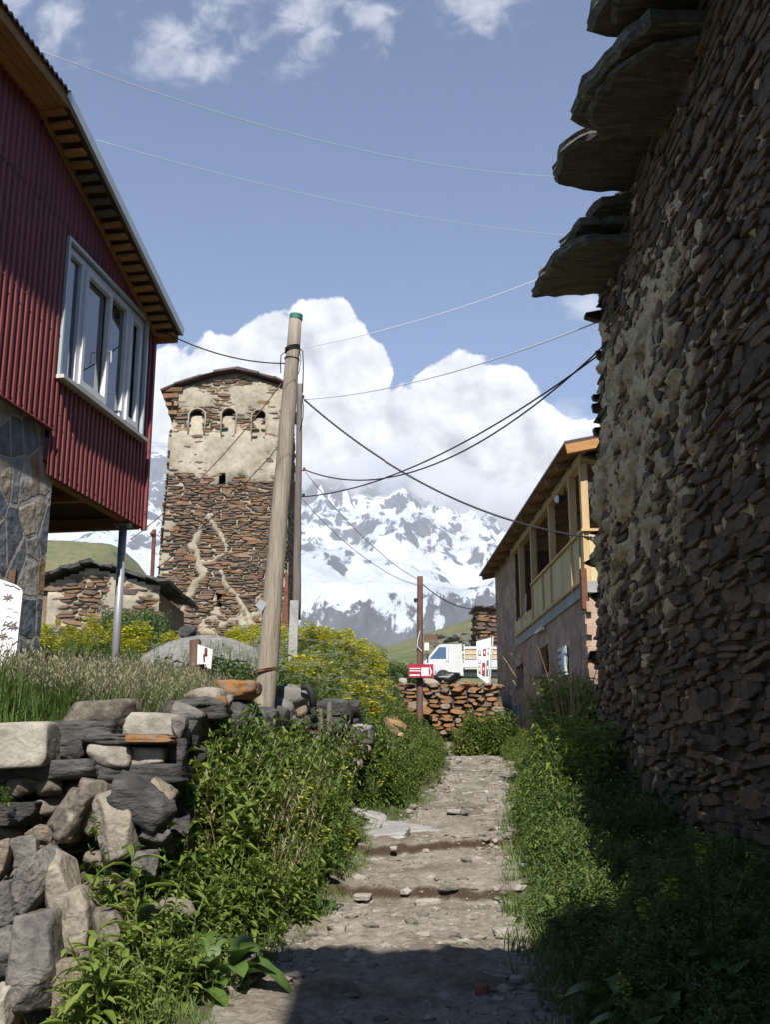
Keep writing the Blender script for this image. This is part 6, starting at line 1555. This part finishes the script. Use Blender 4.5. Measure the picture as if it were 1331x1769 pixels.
    single('broadleaf_plant', 'dark broad leaved dock beside the shaded right path edge', 'plant', broad(205, 11, .24, .10), gx(985,1620,7.2), 7.2, 1.1, LD)
    single('broadleaf_plant', 'dark broad leaved plant deeper in the shade under the stone wall', 'plant', broad(206, 10, .30, .14), gx(1045,1590,6.8), 6.8, 1.1, LD, 2)
    single('broadleaf_plant', 'small grey green broad leaved plant low at the path edge halfway up', 'plant', broad(207, 7, .22, .1), gx(555,1560,8.4), 8.4, .8, LB, 2)
    yl = lambda sd, h, f: leafy(sd, h, 16, .11, .035, flower=int(f * 1.6), fs=.5)
    single('yellow_mustard', 'yellow flowered plant in the shade with the largest blossom cluster', 'plant', yl(211, .62, 46), gx(1150,1600,5.3), 5.3, 1.0, LD)
    single('yellow_mustard', 'yellow flowered plant taller and right of the largest cluster', 'plant', yl(212, .72, 22), gx(1235,1600,5.5), 5.5, 1.0, LD)
    single('yellow_mustard', 'low yellow flowered plant at the bottom right in deep shade', 'plant', yl(213, .36, 16), gx(1070,1720,5.0), 5.0, 1.0, LD)
    # little plants rooted in the retaining wall
    for (px, py, Y, s, lab) in ((165,1440,6.2,.42,'bright fern like plant growing out of the boulder wall'), (8,1385,6.4,.3,'small leafy sprig rooted in a wall crack at the left edge')):
        p = at(px, py + 12, Y); V, Q, m = leafy(int(px), .5, 30, .16, .05, up=.6); root = thing('wall_plant', lab, 'plant', p); P = V * s + np.array(p)
        for mi, nm in ((0, 'foliage'), (1, 'stem')):
            k = m == mi; used, inv = np.unique(Q[k], return_inverse=True); quads_mesh(nm, P[used], inv.reshape(-1, 4), STD[mi], parent=root)
plants()

# ------------------------------------------------------------------ haze: one closed box of even air
def haze():
    m = MB(); m.box((0, 2470, 975), (19000, 5340, 2050)); m.v = [(x, y, max(z, -38 if z < 0 else z)) for x, y, z in m.v]
    mt = bpy.data.materials.new('thin_air'); mt.use_nodes = True; N = mt.node_tree.nodes; L = mt.node_tree.links
    N.remove(N['Principled BSDF']); v = N.new('ShaderNodeVolumePrincipled'); v.inputs['Color'].default_value = (.86,.9,.97,1); v.inputs['Density'].default_value = HAZE; v.inputs['Anisotropy'].default_value = .0
    L.new(v.outputs[0], N['Material Output'].inputs['Volume'])
    o = m.build('haze', mt); tag(o, kind='stuff')
def summit_cloud():
    mt = bpy.data.materials.new('cloud_vapour'); mt.use_nodes = True; N = mt.node_tree.nodes; L = mt.node_tree.links
    N.remove(N['Principled BSDF']); v = N.new('ShaderNodeVolumePrincipled'); v.inputs['Color'].default_value = (.99,.99,.99,1); v.inputs['Density'].default_value = .0046; v.inputs['Anisotropy'].default_value = .0
    L.new(v.outputs[0], N['Material Output'].inputs['Volume'])
    m = MB(); k = 0
    for (px, py, rx, rz) in ((540,835,75,42), (640,822,95,46), (745,850,95,55), (850,890,110,62), (960,880,120,80), (240,800,95,80), (330,820,60,40), (440,815,70,40)):
        Y = 5350 + 30 * k; k += 1; c = at(px, py, Y); s = Y / F_PX * 1.04
        V, Fc = rock((rx * 2 * s, 520, rz * 2 * s), 700 + k, p=4, rough=.28, sub=4); m = MB(); m.add((V + np.array(c)).tolist(), Fc)
        tag(m.build('cloud', mt, None, True), kind='stuff')
summit_cloud()
HAZE = 9e-5
if HAZE: haze()
